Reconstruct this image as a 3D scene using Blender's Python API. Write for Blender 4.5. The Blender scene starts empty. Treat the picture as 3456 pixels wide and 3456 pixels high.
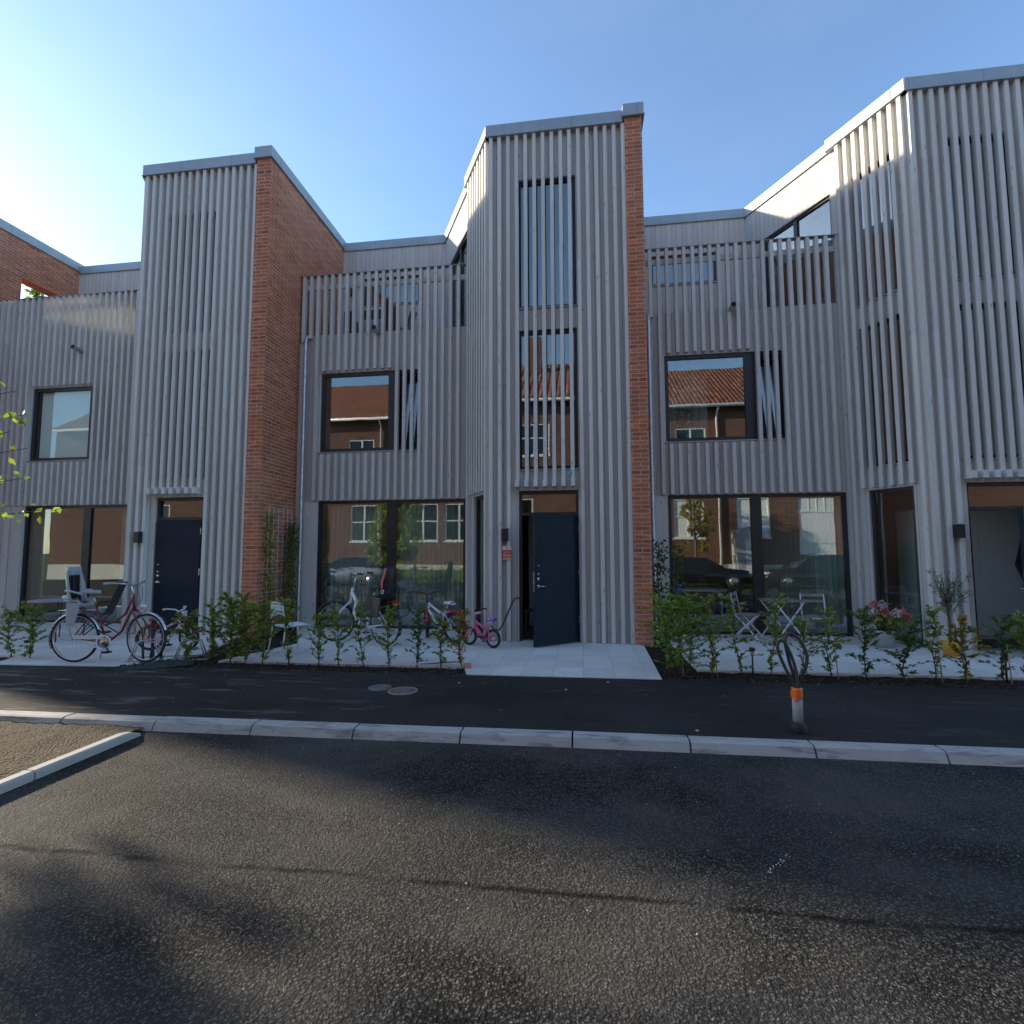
import bpy, math, random
from mathutils import Vector, Matrix
R = math.radians
sc = bpy.context.scene
COL = sc.collection

# ------------------------------------------------------------------ camera, sky, sun, exposure
cam_data = bpy.data.cameras.new("camera")
cam = bpy.data.objects.new("camera", cam_data)
COL.objects.link(cam)
cam_data.sensor_width = 36.0
cam_data.lens = 18.02
cam_data.clip_start = 0.05
cam_data.clip_end = 3000
cam.location = (0, 0, 1.6)
cam.rotation_euler = (Matrix.Rotation(R(7.687), 3, 'Z') @ Matrix.Rotation(R(90 + 4.386), 3, 'X') @ Matrix.Rotation(R(-0.171), 3, 'Z')).to_euler()
sc.camera = cam

SUN_TO = Vector((-1.0, 0.322, 0.316)).normalized()
EL = math.asin(SUN_TO.z)
AZ = math.atan2(SUN_TO.x, SUN_TO.y)
world = bpy.data.worlds.new("World")
sc.world = world
world.use_nodes = True
wt = world.node_tree
sky = wt.nodes.new('ShaderNodeTexSky')
sky.sky_type = 'NISHITA'
sky.sun_disc = False
sky.sun_elevation = EL
sky.sun_rotation = AZ
sky.air_density = 1.0
sky.dust_density = 0.4
sky.ozone_density = 2.8
bg = wt.nodes['Background']
bg.inputs['Strength'].default_value = 0.115
tcw = wt.nodes.new('ShaderNodeTexCoord'); mpw = wt.nodes.new('ShaderNodeMapping'); mpw.inputs[3].default_value = (1.2, 2.6, 5.0); mpw.inputs[2].default_value = (0, 0, .5)
wt.links.new(tcw.outputs['Generated'], mpw.inputs[0])
nzw = wt.nodes.new('ShaderNodeTexNoise'); nzw.inputs['Scale'].default_value = 1.6; nzw.inputs['Detail'].default_value = 5; wt.links.new(mpw.outputs[0], nzw.inputs['Vector'])
mrw = wt.nodes.new('ShaderNodeMapRange'); mrw.inputs[1].default_value = .42; mrw.inputs[2].default_value = .8; mrw.inputs[4].default_value = .09; wt.links.new(nzw.outputs[0], mrw.inputs[0])
mxw = wt.nodes.new('ShaderNodeMix'); mxw.data_type = 'RGBA'; mxw.inputs[7].default_value = (2.6, 2.7, 2.75, 1)   # thin cirrus veil
wt.links.new(mrw.outputs[0], mxw.inputs[0]); wt.links.new(sky.outputs[0], mxw.inputs[6]); wt.links.new(mxw.outputs[2], bg.inputs['Color'])

sun_data = bpy.data.lights.new("sun", 'SUN')
sun_data.energy = 3.4
sun_data.angle = R(1.6)
sun_data.color = (1.0, 0.86, 0.66)
sun = bpy.data.objects.new("sun", sun_data)
COL.objects.link(sun)
sun.rotation_euler = SUN_TO.to_track_quat('Z', 'Y').to_euler()
sun.location = (-20, 10, 30)

sc.view_settings.view_transform = 'Standard'
sc.view_settings.look = 'None'
sc.view_settings.gamma = 1.0
sc.view_settings.exposure = 1.68
sc.cycles.use_denoising = True
sc.cycles.max_bounces = 8
sc.cycles.transparent_max_bounces = 16

# ------------------------------------------------------------------ shader helpers
class NT:
    def __init__(s, name):
        s.m = bpy.data.materials.new(name); s.m.use_nodes = True
        s.t = s.m.node_tree; s.t.nodes.clear()
        s.out = s.t.nodes.new('ShaderNodeOutputMaterial')
    def n(s, typ, **kw):
        nd = s.t.nodes.new(typ)
        for k, v in kw.items(): setattr(nd, k, v)
        return nd
    def put(s, sock, v):
        if isinstance(v, bpy.types.NodeSocket): s.t.links.new(v, sock)
        elif v is not None:
            if sock.type == 'RGBA' and not hasattr(v, '__len__'): v = (v, v, v, 1)
            elif sock.type == 'RGBA' and len(v) == 3: v = (*v, 1)
            sock.default_value = v
    def math(s, op, a, b=None, c=None):
        nd = s.n('ShaderNodeMath', operation=op)
        s.put(nd.inputs[0], a); s.put(nd.inputs[1], b)
        if c is not None: s.put(nd.inputs[2], c)
        return nd.outputs[0]
    def mix(s, f, a, b, mode='MIX'):
        nd = s.n('ShaderNodeMix', data_type='RGBA', blend_type=mode)
        s.put(nd.inputs[0], f); s.put(nd.inputs[6], a); s.put(nd.inputs[7], b)
        return nd.outputs[2]
    def ramp(s, f, a, b, c0=0.0, c1=1.0):
        nd = s.n('ShaderNodeMapRange'); nd.clamp = True
        s.put(nd.inputs[0], f); s.put(nd.inputs[1], a); s.put(nd.inputs[2], b); s.put(nd.inputs[3], c0); s.put(nd.inputs[4], c1)
        return nd.outputs[0]
    def coord(s, which='Object'):
        return s.n('ShaderNodeTexCoord').outputs[which]
    def scale(s, v, sx, sy, sz):
        nd = s.n('ShaderNodeMapping'); s.put(nd.inputs[0], v); nd.inputs[3].default_value = (sx, sy, sz); return nd.outputs[0]
    def noise(s, v, sc_, det=3, rough=.55):
        nd = s.n('ShaderNodeTexNoise'); s.put(nd.inputs['Vector'], v); nd.inputs['Scale'].default_value = sc_
        nd.inputs['Detail'].default_value = det; nd.inputs['Roughness'].default_value = rough
        return nd.outputs[0]
    def vor(s, v, sc_, out='Distance', feature='F1'):
        nd = s.n('ShaderNodeTexVoronoi', feature=feature); s.put(nd.inputs['Vector'], v); nd.inputs['Scale'].default_value = sc_
        return nd.outputs[out]
    def xyz(s, v):
        nd = s.n('ShaderNodeSeparateXYZ'); s.put(nd.inputs[0], v); return nd.outputs
    def island(s): return s.n('ShaderNodeNewGeometry').outputs['Random Per Island']
    def objrand(s): return s.n('ShaderNodeObjectInfo').outputs['Random']
    def bump(s, h, strength=.5, dist=.01, normal=None):
        nd = s.n('ShaderNodeBump'); nd.inputs['Strength'].default_value = strength; nd.inputs['Distance'].default_value = dist
        s.put(nd.inputs['Height'], h)
        if normal is not None: s.put(nd.inputs['Normal'], normal)
        return nd.outputs[0]
    def principled(s, col, rough=.6, metal=0.0, normal=None, spec=None, **kw):
        p = s.n('ShaderNodeBsdfPrincipled')
        s.put(p.inputs['Base Color'], col); s.put(p.inputs['Roughness'], rough); s.put(p.inputs['Metallic'], metal)
        if normal is not None: s.put(p.inputs['Normal'], normal)
        if spec is not None: s.put(p.inputs['Specular IOR Level'], spec)
        for k, v in kw.items(): s.put(p.inputs[k], v)
        return p.outputs[0]
    def done(s, shader):
        s.t.links.new(shader, s.out.inputs['Surface']); return s.m

def plain(name, col, rough=.5, metal=0.0, var=.12, vs=14.0, bump=.15, spec=None):
    t = NT(name); v = t.coord()
    n = t.noise(v, vs, 4)
    c = t.mix(t.ramp(n, .3, .7), tuple(x * (1 - var) for x in col), tuple(min(1, x * (1 + var)) for x in col))
    r = t.ramp(t.noise(v, vs * 2.3, 3), .3, .7, max(.03, rough - .08), min(1, rough + .1))
    b = t.bump(t.noise(v, vs * 9, 3), bump, .002)
    return t.done(t.principled(c, r, metal, b, spec))

M = {}
def wood_mat(name, board, base):
    t = NT(name)
    uv = t.coord('UV'); u, v, _ = t.xyz(uv)
    obj = t.coord()
    if board:
        bi = t.math('MULTIPLY', u, 1 / .121)
        idx = t.math('FLOOR', bi); fr = t.math('FRACT', bi)
        wn = t.n('ShaderNodeTexWhiteNoise', noise_dimensions='1D'); t.put(wn.inputs['W'], idx); tone = wn.outputs['Value']
        joint = t.math('LESS_THAN', fr, .035)
    else:
        tone = t.island(); joint = 0.0
    off = t.n('ShaderNodeCombineXYZ'); t.put(off.inputs[0], t.math('MULTIPLY', tone, 37.0)); t.put(off.inputs[2], t.math('MULTIPLY', tone, 11.0))
    ov = t.n('ShaderNodeVectorMath', operation='ADD'); t.put(ov.inputs[0], obj); t.put(ov.inputs[1], off.outputs[0])
    grain = t.noise(t.scale(ov.outputs[0], 60, 60, 2.2), 1.0, 5, .6)
    broad = t.noise(t.scale(ov.outputs[0], 5, 5, .7), 1.0, 3)
    knots = t.vor(t.scale(ov.outputs[0], 9, 9, 2.2), 1.0)
    kn = t.ramp(knots, .07, .12, 1, 0)
    pink = (base[0] * 1.02, base[1] * .99, base[2] * .98); cool = (base[0] * .98, base[1] * 1.0, base[2] * 1.02)
    c = t.mix(tone, pink, cool)
    c = t.mix(t.ramp(grain, .25, .75, 0, .5), c, tuple(x * .7 for x in base))
    c = t.mix(t.ramp(broad, .35, .7, 0, .4), c, tuple(x * .78 for x in base))
    tn = t.ramp(tone, 0, 1, .92, 1.07)
    hsv = t.n('ShaderNodeHueSaturation'); t.put(hsv.inputs['Value'], tn); t.put(hsv.inputs['Color'], c); c = hsv.outputs[0]
    c = t.mix(t.math('MULTIPLY', kn, .7), c, (base[0] * .42, base[1] * .36, base[2] * .32))
    # nail heads
    if not board:
        z = t.xyz(obj)[2]
    c = t.mix(joint, c, (.035, .034, .036))
    bm = t.bump(t.math('SUBTRACT', t.math('MULTIPLY', grain, .35), joint), .5, .006)
    return t.done(t.principled(c, t.ramp(grain, .3, .7, .62, .85), 0, bm, .3))
M['board'] = wood_mat("grey_stained_boards", True, (.60, .59, .55))
M['batten'] = wood_mat("grey_stained_battens", False, (.68, .67, .625))

def brick_mat(name, c1, c2, mortar, scale_w=.26, scale_h=.075):
    t = NT(name); uv = t.coord('UV')
    b = t.n('ShaderNodeTexBrick'); t.put(b.inputs['Vector'], uv)
    b.inputs['Scale'].default_value = 1.0; b.inputs['Mortar Size'].default_value = .008; b.inputs['Mortar Smooth'].default_value = .3
    b.inputs['Brick Width'].default_value = scale_w; b.inputs['Row Height'].default_value = scale_h
    b.offset = .5; b.inputs['Bias'].default_value = -.1
    t.put(b.inputs['Color1'], c1); t.put(b.inputs['Color2'], c2); t.put(b.inputs['Mortar'], mortar)
    # random darker bricks
    u, v, _ = t.xyz(uv)
    row = t.math('FLOOR', t.math('MULTIPLY', v, 1 / scale_h))
    odd = t.math('MULTIPLY', t.math('FLOORED_MODULO', row, 2.0), .5)
    colx = t.math('FLOOR', t.math('ADD', t.math('MULTIPLY', u, 1 / scale_w), odd))
    cv = t.n('ShaderNodeCombineXYZ'); t.put(cv.inputs[0], colx); t.put(cv.inputs[1], row)
    wn = t.n('ShaderNodeTexWhiteNoise', noise_dimensions='2D'); t.put(wn.inputs['Vector'], cv.outputs[0])
    dk = t.math('GREATER_THAN', wn.outputs['Value'], .95)
    fac = b.outputs['Fac']
    notm = t.math('SUBTRACT', 1.0, fac)
    c = t.mix(t.math('MULTIPLY', t.math('MULTIPLY', dk, notm), .65), b.outputs['Color'], tuple(x * .3 for x in c1))
    tv = t.ramp(wn.outputs['Value'], 0, 1, .8, 1.15)
    hsv = t.n('ShaderNodeHueSaturation'); t.put(hsv.inputs['Value'], tv); t.put(hsv.inputs['Color'], c)
    n = t.noise(t.coord(), 90, 4); n2 = t.noise(t.coord(), .9, 3)
    c = t.mix(t.ramp(n, .35, .7, 0, .3), hsv.outputs[0], tuple(x * .55 for x in c2))
    c = t.mix(t.ramp(n2, .45, .75, 0, .16), c, mortar)
    bm = t.bump(t.math('SUBTRACT', t.math('MULTIPLY', n, .25), fac), .7, .008)
    return t.done(t.principled(c, .85, 0, bm, .2))
M['brick'] = brick_mat("red_orange_brick", (.45, .135, .06), (.56, .195, .09), (.54, .43, .36))
M['oldbrick'] = brick_mat("old_brown_red_brick", (.15, .065, .045), (.23, .10, .07), (.22, .19, .16))

def metal_cap():
    t = NT("blue_grey_sheet_metal"); v = t.coord()
    n = t.noise(v, 1.4, 3)
    c = t.mix(t.ramp(n, .3, .7), (.30, .345, .375), (.37, .41, .435))
    x, y, z = t.xyz(v)
    fx = t.math('FRACT', t.math('MULTIPLY', t.math('ADD', x, t.math('MULTIPLY', y, .9)), 1 / 1.15))
    sm = t.math('LESS_THAN', fx, .012)
    c = t.mix(t.math('MULTIPLY', sm, .5), c, (.12, .14, .16))
    c = t.mix(t.ramp(t.noise(t.scale(v, 4, 4, .8), 1, 4), .52, .7, 0, .25), c, (.22, .25, .27))
    return t.done(t.principled(c, .46, .3, t.bump(t.math('ADD', t.noise(v, 3, 2), sm), .2, .008)))
M['cap'] = metal_cap()
M['galv'] = plain("galvanised_steel", (.50, .52, .54), .38, .7, .18, 9)
M['whitemetal'] = plain("white_powder_coat", (.72, .73, .74), .4, 0, .06)
M['black'] = plain("black_plastic", (.018, .018, .02), .45, 0, .2)
M['rubber'] = plain("black_rubber", (.022, .022, .024), .75, 0, .2, 40)
M['frame'] = plain("anthracite_window_frame", (.022, .024, .028), .4, 0, .1, 6)
M['doorpaint'] = plain("navy_anthracite_door", (.012, .020, .034), .6, 0, .12, 3, .2, .2)
M['chrome'] = plain("brushed_steel", (.62, .62, .62), .25, .95, .05)
M['interior'] = plain("interior_plaster", (.42, .42, .40), .8, 0, .05, 2)
M['darkint'] = plain("interior_dark_wood", (.09, .06, .045), .6, 0, .2, 6)
M['darkwood'] = plain("dark_brown_rattan", (.045, .028, .022), .6, 0, .4, 60, .6)
M['cushion'] = plain("pale_grey_cushion_cloth", (.40, .38, .38), .9, 0, .06, 20)
M['slatgrey'] = plain("greyed_timber_slats", (.26, .25, .24), .75, 0, .25, 12)
M['red'] = plain("red_paint", (.42, .02, .02), .3, 0, .1)
M['maroon'] = plain("maroon_bicycle_paint", (.17, .02, .025), .28, 0, .1)
M['strap'] = plain("coral_strap", (.80, .16, .14), .6, 0, .1)
M['pink'] = plain("pink_bicycle_paint", (.75, .12, .27), .32, 0, .08)
M['palepink'] = plain("pale_pink_paint", (.78, .38, .44), .35, 0, .06)
M['purple'] = plain("purple_saddle_vinyl", (.30, .12, .48), .4, 0, .08)
M['lightblue'] = plain("light_blue_paint", (.42, .62, .72), .4, 0, .06)
M['whitepaint'] = plain("white_gloss_paint", (.76, .77, .78), .25, 0, .04)
M['seatgrey'] = plain("pale_blue_grey_plastic", (.36, .40, .44), .45, 0, .05)
M['brownleather'] = plain("brown_leather", (.12, .05, .025), .55, 0, .2, 30)
M['orange'] = plain("orange_plastic_tape", (.80, .17, .03), .5, 0, .1, 20, .5)
M['conduit'] = plain("pale_grey_plastic_pipe", (.38, .40, .41), .45, 0, .08)
M['cable'] = plain("dark_grey_cable_sheath", (.045, .05, .052), .4, 0, .2)
M['yellow'] = plain("yellow_glazed_pot", (.60, .30, .03), .4, 0, .08)
M['stem'] = plain("brown_woody_stem", (.10, .07, .04), .85, 0, .3, 40, .6)
M['bark'] = plain("grey_brown_bark", (.12, .095, .075), .9, 0, .4, 18, .9)
M['bamboo'] = plain("bamboo_cane", (.48, .34, .18), .6, 0, .15, 20)
M['stone'] = plain("pink_brick_stone", (.42, .22, .15), .85, 0, .2, 30, .5)
M['mesh'] = plain("dark_green_netting", (.035, .05, .045), .85, 0, .5, 50, .9)
M['teal'] = plain("turquoise_plastic", (.03, .42, .42), .4, 0, .05)
M['signred'] = plain("red_sign_enamel", (.60, .03, .02), .35, 0, .04)
M['signpeach'] = plain("peach_sign_strip", (.70, .36, .25), .4, 0, .04)
M['signwhite'] = plain("white_sign_enamel", (.72, .66, .62), .4, 0, .04)
M['flower'] = plain("dusty_pink_petals", (.60, .19, .18), .7, 0, .4, 30)
M['paleflower'] = plain("pale_lilac_petals", (.62, .45, .52), .7, 0, .2, 30)
M['blind'] = plain("white_roller_blind", (.80, .82, .83), .8, 0, .03)
M['hubcap'] = plain("silver_wheel", (.45, .45, .46), .3, .8, .08)
M['blackcar'] = plain("black_car_paint", (.012, .013, .016), .12, 0, .05, 2, 0)
M['silvercar'] = plain("silver_car_paint", (.45, .47, .50), .2, .5, .04, 2, 0)
M['carglass'] = plain("car_window_glass", (.012, .014, .016), .05, 0, .0, 2, 0)
M['headlamp'] = plain("lamp_lens", (.6, .6, .62), .1, .3, .05)
M['taillamp'] = plain("tail_lamp_red", (.5, .02, .02), .15, 0, .05)
M['castiron'] = plain("worn_cast_iron", (.20, .18, .165), .5, .4, .35, 40, .6)
M['towel'] = plain("blue_cloth", (.03, .16, .55), .8, 0, .1)

def tile_roof():
    t = NT("red_clay_roof_tiles"); v = t.coord(); x, y, z = t.xyz(v)
    col = t.math('FLOOR', t.math('MULTIPLY', x, 1 / .24)); row = t.math('FLOOR', t.math('MULTIPLY', z, 1 / .21))
    cv = t.n('ShaderNodeCombineXYZ'); t.put(cv.inputs[0], col); t.put(cv.inputs[1], row)
    wn = t.n('ShaderNodeTexWhiteNoise', noise_dimensions='2D'); t.put(wn.inputs['Vector'], cv.outputs[0])
    c = t.mix(wn.outputs['Value'], (.17, .06, .035), (.36, .14, .08))
    c = t.mix(t.ramp(t.noise(v, 1.1, 4), .45, .7, 0, .6), c, (.16, .10, .08))
    wave = t.math('ABSOLUTE', t.math('SINE', t.math('MULTIPLY', x, math.pi / .24)))
    fr = t.math('FRACT', t.math('MULTIPLY', z, 1 / .21))
    return t.done(t.principled(c, .8, 0, t.bump(t.math('ADD', wave, t.math('MULTIPLY', fr, -.7)), 1.0, .05), .2))
M['tiles'] = tile_roof()

def glass_mat(name, tint, base_refl):
    t = NT(name)
    ge = t.n('ShaderNodeNewGeometry'); dt = t.n('ShaderNodeVectorMath', operation='DOT_PRODUCT')
    t.put(dt.inputs[0], ge.outputs['Normal']); t.put(dt.inputs[1], ge.outputs['Incoming'])
    co = t.math('ABSOLUTE', dt.outputs['Value'])
    f = t.math('MINIMUM', t.math('ADD', t.math('MULTIPLY', t.math('POWER', t.math('SUBTRACT', 1.0, co), 5.0), .9), base_refl), 1.0)
    tr = t.n('ShaderNodeBsdfTransparent'); tr.inputs[0].default_value = (*tint, 1)
    wob = t.bump(t.noise(t.coord(), .7, 2), .12, .012)
    gl = t.n('ShaderNodeBsdfGlossy'); gl.inputs['Roughness'].default_value = 0.0; gl.inputs['Color'].default_value = (.95, .98, 1, 1)
    t.put(gl.inputs['Normal'], wob)
    mx = t.n('ShaderNodeMixShader'); t.put(mx.inputs[0], f); t.put(mx.inputs[1], tr.outputs[0]); t.put(mx.inputs[2], gl.outputs[0])
    return t.done(mx.outputs[0])
M['glass'] = glass_mat("insulating_glass", (.88, .94, .91), .15)
M['clear'] = glass_mat("balcony_glass", (.9, .96, .93), .06)

def cloth_mat(name, col, tr=.5):
    t = NT(name); v = t.coord()
    c = t.mix(t.ramp(t.noise(t.scale(v, 8, 8, .6), 1, 3), .3, .7), tuple(x * .88 for x in col), col)
    d = t.n('ShaderNodeBsdfDiffuse'); t.put(d.inputs[0], c)
    l = t.n('ShaderNodeBsdfTranslucent'); t.put(l.inputs[0], c)
    tp = t.n('ShaderNodeBsdfTransparent')
    m1 = t.n('ShaderNodeMixShader'); m1.inputs[0].default_value = .45; t.put(m1.inputs[1], d.outputs[0]); t.put(m1.inputs[2], l.outputs[0])
    m2 = t.n('ShaderNodeMixShader'); m2.inputs[0].default_value = tr; t.put(m2.inputs[1], m1.outputs[0]); t.put(m2.inputs[2], tp.outputs[0])
    return t.done(m2.outputs[0])
M['curtain'] = cloth_mat("sheer_white_curtain", (.66, .74, .70), .18)

def leaf_mat(name, a, b, yel=(.20, .20, .03), yf=.10):
    t = NT(name); r = t.island()
    c = t.mix(r, a, b)
    wn = t.n('ShaderNodeTexWhiteNoise', noise_dimensions='1D'); t.put(wn.inputs['W'], t.math('MULTIPLY', r, 91.7))
    c = t.mix(t.math('MULTIPLY', t.math('GREATER_THAN', wn.outputs['Value'], 1 - yf), .8), c, yel)
    p = t.principled(c, .5, 0, None, .35)
    l = t.n('ShaderNodeBsdfTranslucent'); t.put(l.inputs[0], t.mix(1.0, c, (1.3, 1.5, .7), 'MULTIPLY'))
    m1 = t.n('ShaderNodeMixShader'); m1.inputs[0].default_value = .36; t.put(m1.inputs[1], p); t.put(m1.inputs[2], l.outputs[0])
    return t.done(m1.outputs[0])
M['leaf'] = leaf_mat("hornbeam_leaves", (.15, .205, .045), (.30, .36, .095))
M['leafyellow'] = leaf_mat("yellowing_leaves", (.13, .15, .025), (.28, .24, .04), (.40, .22, .04), .3)
M['leafdark'] = leaf_mat("dark_leaves", (.055, .10, .03), (.12, .19, .05), yf=.02)
M['leafvine'] = leaf_mat("vine_leaves", (.15, .25, .04), (.30, .42, .09), yf=.05)
M['leafolive'] = leaf_mat("olive_leaves", (.10, .14, .09), (.20, .25, .17), (.22, .25, .18), .1)

def asphalt(name, scl, c0, c1, bstr, bdist, seam=False):
    t = NT(name); v = t.coord()
    vd = t.vor(v, scl); vc = t.n('ShaderNodeTexVoronoi'); t.put(vc.inputs['Vector'], v); vc.inputs['Scale'].default_value = scl
    cr = t.xyz(vc.outputs['Color'])[0]
    warp = t.noise(v, scl * .35, 5, .75); vd2 = t.vor(v, scl * 2.3)
    c = t.mix(cr, c0, c1)
    c = t.mix(t.ramp(vd, .22, .5, 0, .88), c, tuple(x * .25 for x in c0))
    c = t.mix(t.math('MULTIPLY', t.math('GREATER_THAN', t.noise(v, scl * 1.6, 2), .66), .6), c, tuple(x * 2.0 for x in c1))
    big = t.noise(v, .55, 4, .6)
    c = t.mix(t.ramp(big, .45, .7, 0, .22), c, tuple(x * 1.3 for x in c1))
    med = t.noise(v, 3.1, 4, .6)
    c = t.mix(t.ramp(med, .5, .72, 0, .28), c, tuple(x * .35 for x in c0))
    pt = t.noise(t.scale(v, .35, 1.1, 1), 1.3, 3, .5); c = t.mix(t.ramp(pt, .42, .5, 0, .22), c, tuple(x * .6 for x in c1))
    fleck = t.math('MULTIPLY', t.math('GREATER_THAN', t.vor(v, scl * .22), .0), t.ramp(t.vor(t.scale(v, 1, 1, 1), 5.1), .018, .024, 1, 0))
    c = t.mix(t.math('MULTIPLY', fleck, .85), c, (.42, .38, .33))
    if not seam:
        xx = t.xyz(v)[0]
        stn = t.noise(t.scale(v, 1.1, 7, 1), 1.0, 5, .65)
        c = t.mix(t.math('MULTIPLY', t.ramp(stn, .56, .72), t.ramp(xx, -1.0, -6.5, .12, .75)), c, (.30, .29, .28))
    else:
        c = t.mix(t.ramp(t.noise(v, .8, 5, .65), .48, .72, 0, .35), c, (.17, .145, .115))
    h = t.math('ADD', t.math('ADD', t.math('MULTIPLY', vd, -.7), t.math('MULTIPLY', vd2, -.45)), t.math('MULTIPLY', warp, 1.1))
    if seam:
        x, y, z = t.xyz(v)
        sy = t.math('ADD', t.math('SUBTRACT', y, 2.66), t.math('MULTIPLY', t.math('SUBTRACT', t.noise(t.scale(v, 1.2, 0, 0), 1, 4), .5), .16))
        d = t.math('ABSOLUTE', sy)
        sm = t.math('MULTIPLY', t.ramp(d, .004, .028, 1, 0), t.ramp(t.noise(v, 3.5, 3), .38, .55, .2, 1))
        c = t.mix(t.math('MULTIPLY', sm, .85), c, (.004, .004, .004))
        h = t.math('SUBTRACT', h, t.math('MULTIPLY', sm, 1.4))
    return t.done(t.principled(c, t.ramp(cr, 0, 1, .75, .95), 0, t.bump(h, bstr, bdist), .12))
M['road'] = asphalt("coarse_new_asphalt", 66, (.026, .025, .023), (.150, .140, .127), 1.0, .010, True)
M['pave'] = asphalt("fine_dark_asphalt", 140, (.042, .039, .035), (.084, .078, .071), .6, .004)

def concrete(name, c0, c1, grid=None, streak=False):
    t = NT(name); v = t.coord(); x, y, z = t.xyz(v)
    c = t.mix(t.ramp(t.noise(v, 2.2, 5, .6), .3, .7), c0, c1)
    c = t.mix(t.ramp(t.noise(v, 60, 3), .35, .7, 0, .25), c, tuple(k * .75 for k in c0))
    h = t.noise(v, 80, 3)
    if grid:
        fx = t.math('FRACT', t.math('MULTIPLY', x, 1 / grid[0])); fy = t.math('FRACT', t.math('MULTIPLY', y, 1 / grid[1]))
        g = t.math('MAXIMUM', t.math('LESS_THAN', fx, .012 / grid[0]), t.math('LESS_THAN', fy, .012 / grid[1]))
        c = t.mix(t.math('MULTIPLY', g, .4), c, tuple(k * .55 for k in c0)); h = t.math('SUBTRACT', h, g)
        cv = t.n('ShaderNodeCombineXYZ'); t.put(cv.inputs[0], t.math('FLOOR', t.math('MULTIPLY', x, 1 / grid[0]))); t.put(cv.inputs[1], t.math('FLOOR', t.math('MULTIPLY', y, 1 / grid[1])))
        wn = t.n('ShaderNodeTexWhiteNoise', noise_dimensions='2D'); t.put(wn.inputs['Vector'], cv.outputs[0])
        hs = t.n('ShaderNodeHueSaturation'); t.put(hs.inputs['Value'], t.ramp(wn.outputs['Value'], 0, 1, .93, 1.06)); t.put(hs.inputs['Color'], c); c = hs.outputs[0]
    if streak:
        st = t.noise(t.scale(v, 2.2, 10, 14), 1, 4, .7)
        c = t.mix(t.ramp(st, .52, .66, 0, .7), c, tuple(k * .35 for k in c0))
    return t.done(t.principled(c, .8, 0, t.bump(h, .35, .003), .3))
M['concrete'] = concrete("pale_concrete_paving", (.64, .61, .56), (.74, .705, .65), (.40, .40))
M['kerb'] = concrete("scuffed_kerb_concrete", (.38, .355, .33), (.50, .475, .44), None, True)
M['edging'] = concrete("pale_edging_concrete", (.40, .39, .36), (.50, .485, .455))
def ground_mat(name, c0, c1, c2, s):
    t = NT(name); v = t.coord()
    c = t.mix(t.ramp(t.noise(v, s, 5, .7), .35, .65), c0, c1)
    c = t.mix(t.ramp(t.vor(v, s * 3), .2, .5, .7, 0), c, c2)
    c = t.mix(t.ramp(t.noise(v, 1.3, 3), .4, .65, 0, .5), c, c1)
    return t.done(t.principled(c, .95, 0, t.bump(t.math('SUBTRACT', t.noise(v, s * 2, 4), t.vor(v, s * 3)), 1, .02), .1))
M['soil'] = ground_mat("dark_mulch_soil", (.018, .013, .010), (.045, .032, .024), (.08, .06, .045), 14)
M['gravel'] = ground_mat("dry_grit_ground", (.075, .06, .042), (.14, .112, .078), (.11, .095, .07), 16)
M['far'] = ground_mat("far_dry_grass", (.06, .08, .03), (.10, .11, .05), (.08, .07, .04), 3)
M['mulch'] = plain("bark_chip", (.07, .045, .03), .9, 0, .5, 20, .5)

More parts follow.
